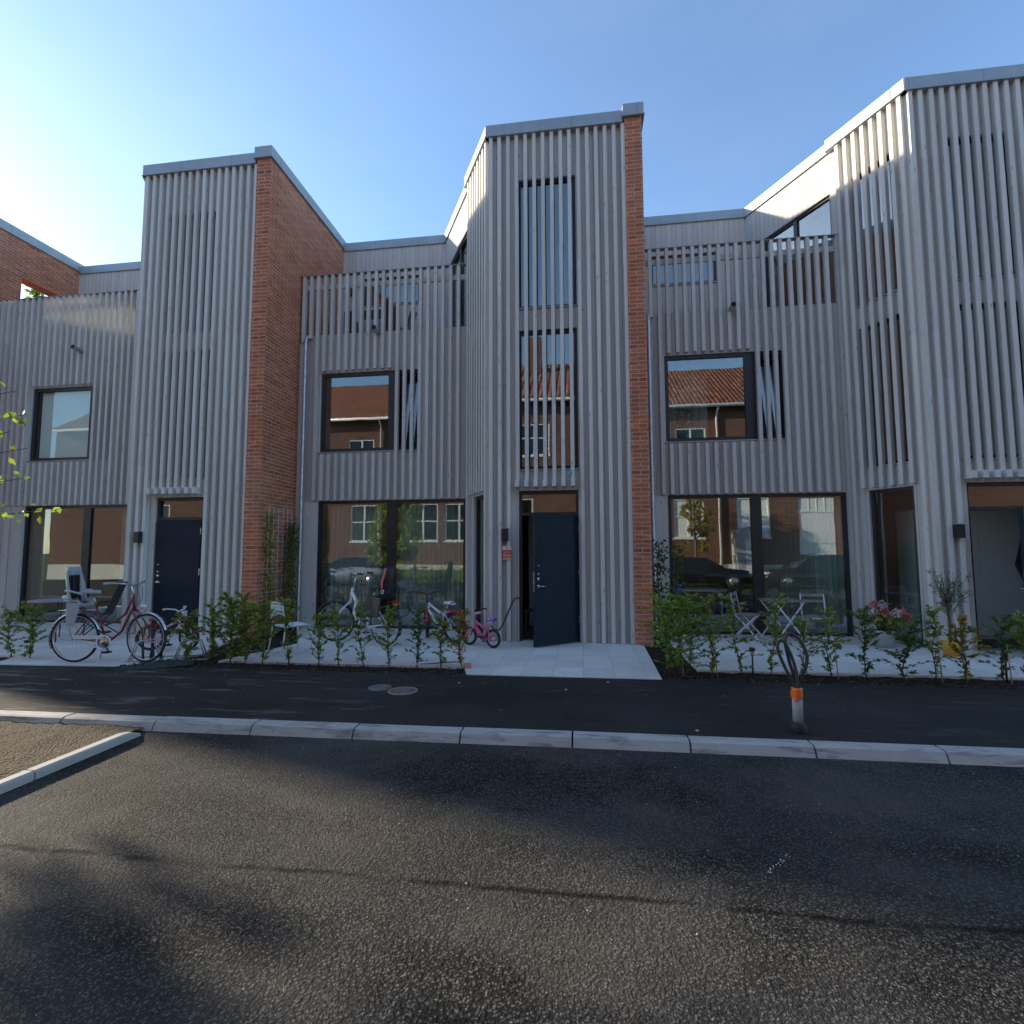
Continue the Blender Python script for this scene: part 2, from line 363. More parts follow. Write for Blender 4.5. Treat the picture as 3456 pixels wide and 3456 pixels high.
# ------------------------------------------------------------------ mesh helpers
class MB:
    def __init__(s): s.v = []; s.f = []; s.m = []; s.uv = []; s.sm = []
    def face(s, pts, mi=0, uv=None, smooth=False):
        b = len(s.v); s.v += [tuple(p) for p in pts]; s.f.append(tuple(range(b, b + len(pts))))
        if uv is None:
            p0, p1, p2 = Vector(pts[0]), Vector(pts[1]), Vector(pts[2])
            n = (p1 - p0).cross(p2 - p0)
            ax = max(range(3), key=lambda i: abs(n[i]))
            uv = [((p[1], p[2]) if ax == 0 else (p[0], p[2]) if ax == 1 else (p[0], p[1])) for p in pts]
        s.uv += list(uv); s.m.append(mi); s.sm.append(smooth)
    def grid(s, verts, faces, mi=0, smooth=True):
        b = len(s.v); s.v += [tuple(p) for p in verts]
        for f in faces:
            s.f.append(tuple(b + i for i in f)); s.m.append(mi); s.sm.append(smooth)
            s.uv += [(verts[i][0] + verts[i][1], verts[i][2]) for i in f]
    def hexa(s, c, mi=0):   # 8 corners, bottom 0-3 ccw, top 4-7 : shared vertices, one island
        b = len(s.v); s.v += [tuple(p) for p in c]
        for f in ((0, 3, 2, 1), (4, 5, 6, 7), (0, 1, 5, 4), (1, 2, 6, 5), (2, 3, 7, 6), (3, 0, 4, 7)):
            s.f.append(tuple(b + i for i in f)); s.m.append(mi); s.sm.append(False)
            p = [Vector(c[i]) for i in f]; n = (p[1] - p[0]).cross(p[2] - p[0])
            ax = max(range(3), key=lambda i: abs(n[i]))
            s.uv += [((q[1], q[2]) if ax == 0 else (q[0], q[2]) if ax == 1 else (q[0], q[1])) for q in p]
    def box(s, x0, x1, y0, y1, z0, z1, mi=0):
        s.hexa([(x0, y0, z0), (x1, y0, z0), (x1, y1, z0), (x0, y1, z0), (x0, y0, z1), (x1, y0, z1), (x1, y1, z1), (x0, y1, z1)], mi)
    def bar(s, a, b, w, h, mi=0, up=(0, 0, 1)):
        a, b = Vector(a), Vector(b); d = (b - a).normalized(); upv = Vector(up)
        if abs(d.dot(upv)) > .98: upv = Vector((1, 0, 0))
        sd = d.cross(upv).normalized() * (w / 2); u = sd.cross(d).normalized() * (h / 2)
        s.hexa([a - sd - u, a + sd - u, b + sd - u, b - sd - u, a - sd + u, a + sd + u, b + sd + u, b - sd + u], mi)
    def tube(s, pts, r, seg=8, mi=0, closed=False, caps=True):
        pts = [Vector(p) for p in pts]; n = len(pts); rs = r if hasattr(r, '__len__') else [r] * n
        verts = []; prev = None
        for i, p in enumerate(pts):
            if closed: d = (pts[(i + 1) % n] - pts[i - 1]).normalized()
            else: d = (pts[min(i + 1, n - 1)] - pts[max(i - 1, 0)]).normalized()
            if prev is None:
                a = Vector((0, 0, 1)) if abs(d.z) < .9 else Vector((1, 0, 0)); u = d.cross(a).normalized()
            else:
                u = (prev - d * prev.dot(d)).normalized()
            prev = u; w = d.cross(u)
            for k in range(seg):
                an = 2 * math.pi * k / seg; verts.append(p + (u * math.cos(an) + w * math.sin(an)) * rs[i])
        fs = []
        for i in range(n if closed else n - 1):
            j = (i + 1) % n
            for k in range(seg):
                k2 = (k + 1) % seg; fs.append((i * seg + k, i * seg + k2, j * seg + k2, j * seg + k))
        s.grid(verts, fs, mi)
        if caps and not closed:
            b = len(s.v) - len(verts)
            for q, rev in ((0, True), (n - 1, False)):
                idx = [b + q * seg + k for k in range(seg)]
                s.f.append(tuple(reversed(idx)) if rev else tuple(idx)); s.m.append(mi); s.sm.append(False)
                s.uv += [(0, 0)] * seg
    def torus(s, c, R_, r, axis='y', seg=32, ts=8, mi=0, sy=1.0):
        pts = []
        for i in range(seg):
            a = 2 * math.pi * i / seg; x, z = R_ * math.cos(a), R_ * math.sin(a)
            pts.append(Vector(c) + (Vector((x, 0, z)) if axis == 'y' else Vector((x, z, 0)) if axis == 'z' else Vector((0, x, z))))
        s.tube(pts, r, ts, mi, closed=True)
    def lathe(s, c, prof, seg=24, mi=0, axis='z'):
        verts = []; n = len(prof)
        for (r, h) in prof:
            for k in range(seg):
                a = 2 * math.pi * k / seg
                p = Vector((r * math.cos(a), r * math.sin(a), h)) if axis == 'z' else Vector((r * math.cos(a), h, r * math.sin(a)))
                verts.append(Vector(c) + p)
        fs = [(i * seg + k, i * seg + (k + 1) % seg, (i + 1) * seg + (k + 1) % seg, (i + 1) * seg + k) for i in range(n - 1) for k in range(seg)]
        s.grid(verts, fs, mi)
    def build(s, name, mats, parent=None, bevel=0.0):
        me = bpy.data.meshes.new(name); me.from_pydata(s.v, [], s.f)
        ul = me.uv_layers.new(name="UVMap"); flat = [c for p in s.uv for c in p]; ul.data.foreach_set('uv', flat)
        mats = mats if isinstance(mats, (list, tuple)) else [mats]
        for m in mats: me.materials.append(M[m] if isinstance(m, str) else m)
        me.polygons.foreach_set('material_index', s.m); me.polygons.foreach_set('use_smooth', s.sm); me.update()
        o = bpy.data.objects.new(name, me); COL.objects.link(o)
        if parent: o.parent = parent
        if bevel:
            b = o.modifiers.new("bevel", 'BEVEL'); b.width = bevel; b.segments = 2; b.limit_method = 'ANGLE'; b.angle_limit = R(40)
        return o

def tag(o, label=None, cat=None, group=None, kind=None):
    if label: o['label'] = label
    if cat: o['category'] = cat
    if group: o['group'] = group
    if kind: o['kind'] = kind
    return o
def thing(name, label, cat, loc=(0, 0, 0), rz=0, group=None):
    o = bpy.data.objects.new(name, None); COL.objects.link(o); o.location = loc; o.rotation_euler = (0, 0, rz); o.empty_display_size = .2
    return tag(o, label, cat, group)
def struct(name, mb, m):
    return tag(mb.build(name, m), kind='structure')

class Fr:   # a vertical wall plane: u along, z up, d outward
    def __init__(s, o, e, n): s.o = Vector((*o, 0)); s.e = Vector((*e, 0)); s.n = Vector((*n, 0))
    def p(s, u, z, d=0): return s.o + s.e * u + s.n * d + Vector((0, 0, z))
    def box(s, mb, u0, u1, z0, z1, d0, d1, mi=0):
        flip = s.e.cross(s.n).z > 0
        c = [s.p(u0, z0, d0), s.p(u1, z0, d0), s.p(u1, z0, d1), s.p(u0, z0, d1), s.p(u0, z1, d0), s.p(u1, z1, d0), s.p(u1, z1, d1), s.p(u0, z1, d1)]
        if not flip: c = [c[3], c[2], c[1], c[0], c[7], c[6], c[5], c[4]]
        mb.hexa(c, mi)
    def quad(s, mb, u0, u1, z0, z1, d=0, mi=0, uo=0):
        pts = [s.p(u0, z0, d), s.p(u1, z0, d), s.p(u1, z1, d), s.p(u0, z1, d)]; uv = [(u0 + uo, z0), (u1 + uo, z0), (u1 + uo, z1), (u0 + uo, z1)]
        n = (pts[1] - pts[0]).cross(pts[2] - pts[0])
        if n.dot(s.n) < 0: pts.reverse(); uv.reverse()
        mb.face(pts, mi, uv)
    def wall(s, mb, u0, u1, z0, z1, ops=(), depth=.13, mi=0, uo=0):
        us = sorted({u0, u1, *[a for o in ops for a in o[:2]]}); zs = sorted({z0, z1, *[a for o in ops for a in o[2:4]]})
        for i in range(len(us) - 1):
            for j in range(len(zs) - 1):
                cu, cz = (us[i] + us[i + 1]) / 2, (zs[j] + zs[j + 1]) / 2
                if any(o[0] < cu < o[1] and o[2] < cz < o[3] for o in ops): continue
                s.quad(mb, us[i], us[i + 1], zs[j], zs[j + 1], 0, mi, uo)
        for o in ops:
            a, b, c, d = o[:4]
            for (ua, za, ub, zb) in ((a, c, a, d), (b, c, b, d), (a, c, b, c), (a, d, b, d)):
                mb.face([s.p(ua, za, 0), s.p(ub, zb, 0), s.p(ub, zb, -depth), s.p(ua, za, -depth)], mi, [(ua, za), (ub, zb), (ub + .05, zb), (ua + .05, za)])

rnd = random.Random(7)
def batten(fr, mb, uc, z0, z1, w=.066, dp=.092, breaks=True):
    zz = [z0]
    if breaks and z1 - z0 > 3.2:
        z = z0 + rnd.choice([2.9, 3.1, 3.3, 3.9, 4.4, 5.2])
        while z < z1 - .6: zz.append(z); z += rnd.choice([2.6, 3.0, 3.4])
    zz.append(z1)
    for i in range(len(zz) - 1):
        j = rnd.uniform(-.003, .003); k = rnd.uniform(-.002, .003)
        fr.box(mb, uc - w / 2 + j, uc + w / 2 + j, zz[i] + (.0015 if i else 0), zz[i + 1], .001, dp + k)

def window(fr, parent, u0, u1, z0, z1, mull=(), rec=.07, fw=.06, glass='glass', name='window', transoms=(), tilt=False):
    mb = MB(); d0, d1 = -rec - .07, -rec
    fr.box(mb, u0 + .001, u0 + fw, z0 + .001, z1 - .001, d0, d1); fr.box(mb, u1 - fw, u1 - .001, z0 + .001, z1 - .001, d0, d1)
    fr.box(mb, u0 + fw, u1 - fw, z0 + .001, z0 + fw, d0, d1); fr.box(mb, u0 + fw, u1 - fw, z1 - fw, z1 - .001, d0, d1)
    cuts = [u0 + fw]
    for (a, b) in mull:
        fr.box(mb, a, b, z0 + fw, z1 - fw, d0, d1 + .004); cuts += [a, b]
    cuts.append(u1 - fw)
    for tz in transoms: fr.box(mb, u0 + fw, u1 - fw, tz - .03, tz + .03, d0 + .002, d1 + .002)
    w = mb.build(name, 'frame', parent)
    for i in range(0, len(cuts), 2):
        pm = MB()
        if tilt and i > 0:   # bottom-hung casement tilted inwards at the top
            a_, b_ = cuts[i] + .02, cuts[i + 1] - .02; zz0, zz1 = z0 + fw + .02, z1 - fw - .02; tp = -.20
            def hx(u0_, u1_, za, zb, th, mb_):
                f_ = lambda z: (z - zz0) / (zz1 - zz0) * tp
                mb_.hexa([fr.p(u0_, za, d0 + .03 + f_(za)), fr.p(u1_, za, d0 + .03 + f_(za)), fr.p(u1_, za, d0 + .03 - th + f_(za)), fr.p(u0_, za, d0 + .03 - th + f_(za)), fr.p(u0_, zb, d0 + .03 + f_(zb)), fr.p(u1_, zb, d0 + .03 + f_(zb)), fr.p(u1_, zb, d0 + .03 - th + f_(zb)), fr.p(u0_, zb, d0 + .03 - th + f_(zb))])
            sm_ = MB()
            hx(a_, a_ + .045, zz0, zz1, .05, sm_); hx(b_ - .045, b_, zz0, zz1, .05, sm_); hx(a_ + .045, b_ - .045, zz0, zz0 + .05, .05, sm_); hx(a_ + .045, b_ - .045, zz1 - .05, zz1, .05, sm_)
            sm_.build('casement', 'frame', w); hx(a_ + .045, b_ - .045, zz0 + .05, zz1 - .05, .008, pm)
        else: fr.box(pm, cuts[i], cuts[i + 1], z0 + fw, z1 - fw, d0 + .03, d0 + .036)
        pm.build('pane', glass, w)
    sm = MB(); fr.box(sm, u0 - .04, u1 + .04, z0 - .022, z0 - .002, -.1, .035); sm.build('sill', 'cap', w)
    return w

# ------------------------------------------------------------------ ground
g = MB(); g.face([(-900, -900, -.3), (900, -900, -.3), (900, 900, -.3), (-900, 900, -.3)]); struct('ground', g, 'far')
g = MB(); g.box(-70, 70, -6.2, 4.75, -.29, -.08); struct('road', g, 'road')
def fy(x):  # front edge of the beds and slabs
    P_ = [(-40, 6.2), (-8.22, 6.42), (-5.87, 6.57), (.97, 6.71), (4.99, 6.74), (40, 6.9)]
    for (a, b), (c, d) in zip(P_, P_[1:]):
        if x <= c: return b + (d - b) * (x - a) / (c - a)
    return 6.9
def ky(x): return 4.735 + .022 * x if x < 0 else 4.735 + .013 * x   # back edge of the kerb
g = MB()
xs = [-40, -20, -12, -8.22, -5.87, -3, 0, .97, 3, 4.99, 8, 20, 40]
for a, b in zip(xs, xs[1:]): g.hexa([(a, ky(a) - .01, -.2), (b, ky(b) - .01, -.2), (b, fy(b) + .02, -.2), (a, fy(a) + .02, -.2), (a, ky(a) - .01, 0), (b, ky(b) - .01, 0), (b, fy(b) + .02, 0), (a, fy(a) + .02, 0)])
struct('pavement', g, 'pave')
# planting bed soil under everything between the slabs
g = MB()
nx, ny = 220, 26
vs = []; fs = []
for j in range(ny + 1):
    for i in range(nx + 1):
        x = -16 + 26 * i / nx; y0 = fy(x) + .005; y = y0 + (10.4 - y0) * (j / ny) ** 1.6
        vs.append((x, y, -.028 + .022 * rnd.random() - (.0 if j else .01)))
for j in range(ny):
    for i in range(nx):
        a = j * (nx + 1) + i; fs.append((a, a + 1, a + nx + 2, a + nx + 1))
g.grid(vs, fs); tag(g.build('planting_soil', 'soil'), kind='structure')
# mulch chips
g = MB()
for _ in range(5200):
    x = rnd.uniform(-9.5, 6.8); y = fy(x) + .02 + rnd.random() ** 1.3 * (.44 if rnd.random() < .75 else 2.0)
    s_ = rnd.uniform(.008, .028); a = rnd.uniform(0, 6.3); z = .001 + rnd.random() * .006
    ca, sa = math.cos(a) * s_, math.sin(a) * s_
    t_ = rnd.uniform(-.012, .012)
    g.face([(x + ca, y + sa, z + t_), (x - sa * .5, y + ca * .5, z), (x - ca, y - sa, z - t_ * .4), (x + sa * .5, y - ca * .5, z + .003)])
tag(g.build('bark_mulch', 'mulch'), kind='stuff')
# concrete slabs (patios + door slabs), one polygon per house
def slab(poly, z=.012):
    g = MB(); n = len(poly)
    g.face([(x, y, z) for x, y in poly])
    for i in range(n):
        (a, b), (c, d) = poly[i], poly[(i + 1) % n]
        g.face([(a, b, -.1), (c, d, -.1), (c, d, z), (a, b, z)])
    return struct('concrete_slab', g, 'concrete')
slab([(-5.30, 7.02), (-1.62, 7.05), (-1.5, fy(-1.5)), (.97, fy(.97)), (1.02, 8.95), (.88, 9.12), (.88, 10.5), (-6.08, 10.5), (-4.92, 8.5)])
slab([(-14, 6.98), (-8.9, 6.98), (-8.62, 6.93), (-8.42, fy(-8.4)), (-6.37, fy(-6.37)), (-5.93, 7.46), (-6.42, 9.1), (-6.42, 10.5), (-14, 10.5)])
slab([(1.52, 7.27), (12, 7.36), (12, 10.5), (1.22, 10.5), (1.5, 9)])
# kerb stones
g = MB()
jx = [-.1 + i * .985 for i in range(-30, 30)]
for a, b in zip(jx, jx[1:]):
    a2, b2 = a + .008, b - .008
    for (u, v) in ((a2, b2),):
        ya, yb = ky(u), ky(v); h = rnd.uniform(-.003, .003)
        prof = [(-.001, -.2), (-.001, .004), (-.105, .004), (-.135, -.006), (-.175, -.079), (-.18, -.2)]
        pv = [(u, ya + p, z + h) for p, z in prof] + [(v, yb + p, z + h) for p, z in prof]; n = len(prof)
        g.grid(pv, [(i, i + 1, n + i + 1, n + i) for i in range(n - 1)] + [tuple(range(n - 1, -1, -1)), tuple(range(n, 2 * n))], 0, False)
struct('kerb', g, 'kerb')
g = MB()
g.box(-70, 70, 4.5, 4.7, -.27, -.1)
struct('kerb_footing', g, 'kerb')
# edging kerb running towards the camera, gravel left of it
g = MB(); y = 4.36
for L_ in (.93, 1.0, 1.0, 1.0, 1.0):
    y0 = y - L_; e = .006
    top = -.012
    prof = [(-4.135, -.15), (-4.135, top - .01), (-4.125, top), (-4.055, top), (-4.04, top - .015), (-4.035, -.15)]
    pts = []
    st = [(y - e, 0)] + [(y0 + e, 0)]
    if y > 4.3: st = [(y, -.045), (y - .08, -.012), (y - .16, 0), (y0 + e, 0)]
    for (yy, dz) in st: pts += [(x, yy, z + (dz if z > -.1 else 0)) for x, z in prof]
    n = len(prof); fs = [(k * n + i, k * n + i + 1, (k + 1) * n + i + 1, (k + 1) * n + i) for k in range(len(st) - 1) for i in range(n - 1)]
    fs += [tuple(range(n)), tuple(range((len(st) - 1) * n, len(st) * n))]
    g.grid(pts, fs, 0, False); y = y0
struct('edging_kerb', g, 'edging')
g = MB(); vs = []; fs = []; nx, ny = 60, 50
for j in range(ny + 1):
    for i in range(nx + 1):
        x = -12 + (12 - 4.13) * (i / nx) ** .6; y = 4.56 + (x + 4) * .012 - 4.6 * (j / ny) ** 1.0
        vs.append((x, y, -.055 + .018 * rnd.random() + .03 * math.sin(x * 1.9) * math.sin(y * 2.1) * .4))
for j in range(ny):
    for i in range(nx): a = j * (nx + 1) + i; fs.append((a, a + nx + 1, a + nx + 2, a + 1))
g.grid(vs, fs); struct('gravel_bed', g, 'gravel')
# small pebbles and chips lying on road and pavement
g = MB()
for _ in range(130):
    x = rnd.uniform(-4, 4); y = rnd.uniform(1.6, 4.5); s_ = rnd.uniform(.002, .0055)
    g.lathe((x, y, -.08), [(0.0, s_ * .8), (s_ * .8, s_ * .5), (s_, 0)], 6)
for (x, y) in ((1.0, 4.88), (-.2, 6.1), (.3, 6.5), (-1.5, 6.25)): g.lathe((x, y, 0), [(0, .012), (.012, .009), (.016, 0)], 7)
tag(g.build('loose_grit', plain("pale_grit", (.40, .34, .28), .9)), kind='stuff')

g = MB()
for (cx, cy, n_, sx) in ((1.02, 3.05, 26, .05),):
    for _ in range(n_):
        t_ = rnd.gauss(0, 1); x = cx + t_ * sx; y = cy + t_ * .05 + rnd.gauss(0, .012); s_ = rnd.uniform(.0015, .004); g.lathe((x, y, -.08), [(0, .003), (s_, .002), (s_ * 1.2, 0)], 5)
tag(g.build('paint_splatter', 'concrete'), kind='stuff')
g = MB()
for _ in range(110):
    x = rnd.uniform(-7, 6); y = fy(x) - abs(rnd.gauss(0, .35)) if rnd.random() < .6 else rnd.uniform(4.9, 8.5)
    z = .004 if y < fy(x) else .016; a = rnd.uniform(0, 6.3); s_ = rnd.uniform(.012, .026)
    g.face([(x, y, z), (x + s_ * math.cos(a) - s_ * .4 * math.sin(a), y + s_ * math.sin(a) + s_ * .4 * math.cos(a), z + .006), (x + 2 * s_ * math.cos(a), y + 2 * s_ * math.sin(a), z + .002), (x + s_ * math.cos(a) + s_ * .4 * math.sin(a), y + s_ * math.sin(a) - s_ * .4 * math.cos(a), z + .004)])
tag(g.build('fallen_leaves', plain("dry_leaf", (.22, .15, .06), .8, 0, .4)), kind='stuff')
# ------------------------------------------------------------------ the terrace houses
P = 7.303
YF, YB, YR = 9.16, 10.34, 12.24       # board planes: tower front, bay, set-back top floor
OX, OY = 1.71, 3.08
OL = math.hypot(OX, OY)
def house(k, label, opt):
    x0 = -6.42 + k * P
    H = thing('terrace_house', label, 'house', (x0 + 3.6, 9.1, 0), 0, 'terraced houses with brick party walls')
    off = Vector((-(x0 + 3.6), -9.1, 0))
    made = []; ex = -.62 if opt.get('hole') else 0.0
    def B(mb, name, mats, parent=None, bevel=0):
        o = mb.build(name, mats, parent or H, bevel)
        made.append((o, parent)); return o
    fT = Fr((x0 + 4.78, YF), (1, 0), (0, -1))            # tower front, u 0..2.52
    fBay = Fr((x0 + .31, YB), (1, 0), (0, -1))           # bay, u 0..3.815
    fR = Fr((x0 + .31, YR), (1, 0), (0, -1))             # set-back wall u 0..2.76
    eo = (-OX / OL, OY / OL); fO = Fr((x0 + 4.78, YF), eo, (-eo[1], eo[0]))  # oblique wall going back-left
    TW = P - 4.78
    # --- openings
    win = (.52, 1.61)
    tops = [(win[0], win[1], 3.08, 5.68), (win[0], win[1], 6.1, 8.62)]
    door = (.53, 1.60, .0, 2.69)
    bayg = (.50, 3.76, .0, 2.69); bayu = (.50, 2.77, 3.75, 5.50)
    f1 = (.25, 1.0)
    # --- board cladding
    mb = MB()
    fT.wall(mb, 0, TW, 0, 9.5, [tuple([win[0], win[1], a[2], a[3]]) for a in tops] + [door], uo=x0)
    fBay.wall(mb, ex, 3.83, 0, 6.38, [bayg, bayu], uo=x0 + .03)
    fBay.wall(mb, 0, 3.83, 6.375, 6.38, (), uo=0)
    mb.face([fBay.p(0, 6.38, 0), fBay.p(3.83, 6.38, 0), fBay.p(3.83, 6.38, -.2), fBay.p(0, 6.38, -.2)])
    Fr((x0 + .31, YB + .2), (1, 0), (0, 1)).quad(mb, 0, 3.83, 6.0, 6.38, 0)
    fR.wall(mb, ex, 2.77, 6.0, 9.5, [(.55, 2.09, 7.96, 8.70)], uo=x0)
    fO.wall(mb, 0, OL, 0, 9.5, [(f1[0], f1[1], .05, 2.68), (f1[0], f1[1], 3.1, 5.7), (f1[0], f1[1], 6.13, 8.65), (1.43, 3.08, 6.2, 8.65)], uo=x0)
    B(mb, 'board_cladding', 'board')
    # --- battens
    mb = MB()
    for i in range(-3, 13):
        u = (-1.12 + .1645 * i) - (-1.64)
        if 0 <= i <= 6: batten(fT, mb, u, 2.86, 9.47)
        else: batten(fT, mb, u, .02 + rnd.uniform(-.01, .01), 9.47)
    for i in range(0 if ex == 0 else -4, 22):
        u = .38 - .0 + .1665 * (i) - .31 + .02
        ux = u
        if i < 2 and ex == 0: batten(fBay, mb, ux, 6.20 if i <= 0 else 6.28, 7.70); continue
        inwin = bayu[0] - .02 < ux < 2.2
        zb = 2.70
        if inwin:
            batten(fBay, mb, ux, 5.53, 7.70); batten(fBay, mb, ux, zb, 3.70)
        else:
            batten(fBay, mb, ux, .02 if i == 22 else zb, 7.70)
    batten(fBay, mb, 3.795, .02, 7.70, w=.06)
    for i in range(8):
        u = .055 + .163 * i
        batten(fO, mb, u, .02 if i in (0, 7) else 2.72, 9.47)
    # corner boards where the walls meet
    fT.box(mb, -.012, .045, .02, 9.46, .002, .022); fO.box(mb, -.012, .03, .02, 9.46, .002, .022)
    fBay.box(mb, .0, .13, .02, 6.2, .002, .03)
    fBay.box(mb, .17, .47, .02, 2.68, .002, .024)
    B(mb, 'batten_cladding', 'batten')
    # --- balcony rail
    mb = MB(); fBay.box(mb, ex - .02, 3.80, 7.42, 7.53, -.05, -.005); B(mb, 'handrail', 'batten')
    mb = MB(); fBay.box(mb, .36 if False else 0.0, 3.83, 7.703, 7.712, -.02, .10)
    if opt.get('railcap', True): B(mb, 'rail_cap', 'cap')
    # --- door canopy: block at the end of every batten over the door
    mb = MB()
    for i in range(0, 7):
        u = (-1.12 + .1645 * i) - (-1.64)
        fT.box(mb, u - .036, u + .036, 2.74, 2.862, .0, .215)
    B(mb, 'canopy', 'batten')
    # --- brick party wall
    mb = MB(); xa, xb = x0 + ex, x0 + .31 + ex
    if opt.get('hole'):
        mb.box(xa, xb, 9.05, 10.78, 0, 9.54); mb.box(xa, xb, 10.78, 12.1, 0, 6.4); mb.box(xa, xb, 10.78, 12.1, 8.58, 9.54); mb.box(xa, xb, 12.1, 20, 0, 9.54)
    else: mb.box(xa, xb, 9.05, 20, 0, 9.54)
    B(mb, 'brick_wall', 'brick')
    if opt.get('endfin'):
        mb = MB(); mb.box(x0 + P, x0 + P + .31, 9.05, 20, 0, 9.54); B(mb, 'brick_wall', 'brick')
    # --- parapet caps
    for xx in ([x0] + ([x0 + P] if opt.get('endfin') else [])):
        mb = MB(); mb.box(xx + ex - .03, xx + ex + .345, 9.0, 20, 9.545, 9.78); mb.box(xx + ex - .045, xx + ex + .36, 8.985, 20, 9.54, 9.56)
        B(mb, 'parapet_cap', 'cap')
    mb = MB()
    fT.box(mb, -.06, TW - .035, 9.475, 9.70, -.25, .115); fO.box(mb, -.06, 1.40, 9.475, 9.70, -.25, .115)
    fO.box(mb, 1.402, OL + .02, 9.475, 9.695, -.25, .04); fR.box(mb, .03 + ex, 2.79, 9.475, 9.69, -.25, .04)
    fT.box(mb, -.07, TW - .035, 9.468, 9.482, -.2, .128); fO.box(mb, -.07, 1.41, 9.468, 9.482, -.2, .128)
    B(mb, 'parapet_cap', 'cap')
    # --- roof and terrace floor
    mb = MB()
    mb.face([(x0 + .31, YR, 9.45), (x0 + 3.07, YR, 9.45), (x0 + 4.78, YF, 9.45), (x0 + P, YF, 9.45), (x0 + P, 20, 9.45), (x0 + .31, 20, 9.45)])
    mb.face([(x0 + P, 20, 0), (x0 + .31, 20, 0), (x0 + .31, 20, 9.45), (x0 + P, 20, 9.45)])
    B(mb, 'roof', 'cap')
    mb = MB(); mb.box(x0 + .312, x0 + 4.1, YB + .01, YR - .01, 5.95, 6.12); B(mb, 'terrace_deck', 'slatgrey')
    # --- inside: floors, ceilings, room walls
    mb = MB()
    for z in (.0, 2.82, 5.80):
        mb.face([(x0 + .32, YB + .16, z + .03), (x0 + 4.1, YB + .16, z + .03), (x0 + 4.7, YF + .16, z + .03), (x0 + P - .01, YF + .16, z + .03), (x0 + P - .01, 15, z + .03), (x0 + .32, 15, z + .03)], 1)
    for z in (2.78, 5.76):
        mb.face([(x0 + .32, YB + .16, z), (x0 + 4.1, YB + .16, z), (x0 + 4.7, YF + .16, z), (x0 + P - .01, YF + .16, z), (x0 + P - .01, 15, z), (x0 + .32, 15, z)], 0)
    mb.face([(x0 + .32, 14.9, 0), (x0 + P, 14.9, 0), (x0 + P, 14.9, 9.4), (x0 + .32, 14.9, 9.4)], 0)
    mb.face([(x0 + .33, YB + .16, 0), (x0 + .33, 15, 0), (x0 + .33, 15, 6), (x0 + .33, YB + .16, 6)], 0)
    mb.face([(x0 + P - .012, YF + .1, 0), (x0 + P - .012, 15, 0), (x0 + P - .012, 15, 9.4), (x0 + P - .012, YF + .1, 9.4)], 0)
    mb.face([(x0 + 4.9, YF + 1.6, 0), (x0 + 4.9, 15, 0), (x0 + 4.9, 15, 9.4), (x0 + 4.9, YF + 1.6, 9.4)], 0)
    B(mb, 'room_walls', ['interior', 'darkint'])
    # --- windows
    W = []
    for a in tops: W.append(window(fT, H, *a, rec=.055))
    W.append(window(fBay, H, *bayg, mull=((2.05, 2.24),), rec=.02, fw=.065))
    uw = window(fBay, H, *bayu, mull=((2.03, 2.24),), rec=.03, fw=.075, tilt=not opt.get('hole'), glass='clear' if opt.get('hole') else 'glass')
    W.append(uw)
    W.append(window(fR, H, .55, 2.09, 7.96, 8.70, rec=.04))
    for (a, b) in ((.05, 2.68), (3.1, 5.7), (6.13, 8.65)): W.append(window(fO, H, f1[0], f1[1], a, b, rec=.05, fw=.05))
    W.append(window(fO, H, 1.43, 3.08, 6.2, 8.65, mull=((2.22, 2.30),), rec=.05, fw=.05))
    # --- door frame, transom, threshold
    mb = MB(); a, b = door[0], door[1]
    for (p, q, r_, s_) in ((a + .001, a + .05, .0, 2.68), (b - .05, b - .001, .0, 2.68), (a + .05, b - .05, 2.63, 2.68), (a + .05, b - .05, 2.24, 2.30)):
        fT.box(mb, p, q, r_, s_, -.13, -.04)
    fT.box(mb, a + .05, b - .05, .0, .03, -.13, .0, 1)
    df = B(mb, 'door_frame', ['frame', 'galv'])
    pm = MB(); fT.box(pm, a + .05, b - .05, 2.30, 2.63, -.09, -.084); pm.build('pane', 'glass', df)
    # leaf
    lw = b - a - .11; ang = opt['door']
    hx, hy = x0 + 4.78 + b - .055, YF + .045
    leaf = bpy.data.objects.new('door', None)
    mb = MB(); mb.box(-lw, 0, -.06, 0, .03, 2.23)
    lf = mb.build('door', 'doorpaint', H, .004); made.append((lf, None))
    dm = Matrix.Translation((hx, hy, 0)) @ Matrix.Rotation(R(ang), 4, 'Z')
    hm = MB()
    for yy, sg in ((-.06, -1), (0, 1)):
        hm.lathe((-lw + .07, yy, 1.02), [(0, sg * .012), (.026, sg * .01), (.027, 0)], 14, axis='y')
        hm.tube([(-lw + .07, yy, 1.02), (-lw + .07, yy + sg * .05, 1.02), (-lw + .19, yy + sg * .055, 1.015)], .009, 8)
        for zz, rr in ((1.14, .028), (1.22, .018), (1.36, .015)): hm.lathe((-lw + .07, yy, zz), [(0, sg * .014), (rr * .9, sg * .012), (rr, 0)], 14, axis='y')
    hm.box(-lw - .002, -lw + .002, -.045, -.015, .93, 1.25)
    hd = hm.build('door_handle', 'chrome', lf)
    for zz in (.35, 1.15, 1.95):
        hg = MB(); hg.box(-.004, .012, -.066, -.045, zz, zz + .13); hg.build('hinge', 'chrome', lf)
    lf.matrix_local = Matrix.Translation(off) @ dm
    # --- downpipe, vent, flashing strip
    mb = MB(); px, py = x0 + .50, 10.20
    mb.tube([(px + .03, YB + .02, 6.34), (px + .02, YB - .06, 6.33), (px, py + .01, 6.26), (px, py, 6.1), (px, py, .16), (px, py - .05, .05)], .038, 12)
    for z in (5.4, 3.5, 1.7): mb.torus((px, py, z), .041, .006, 'z', 16, 6)
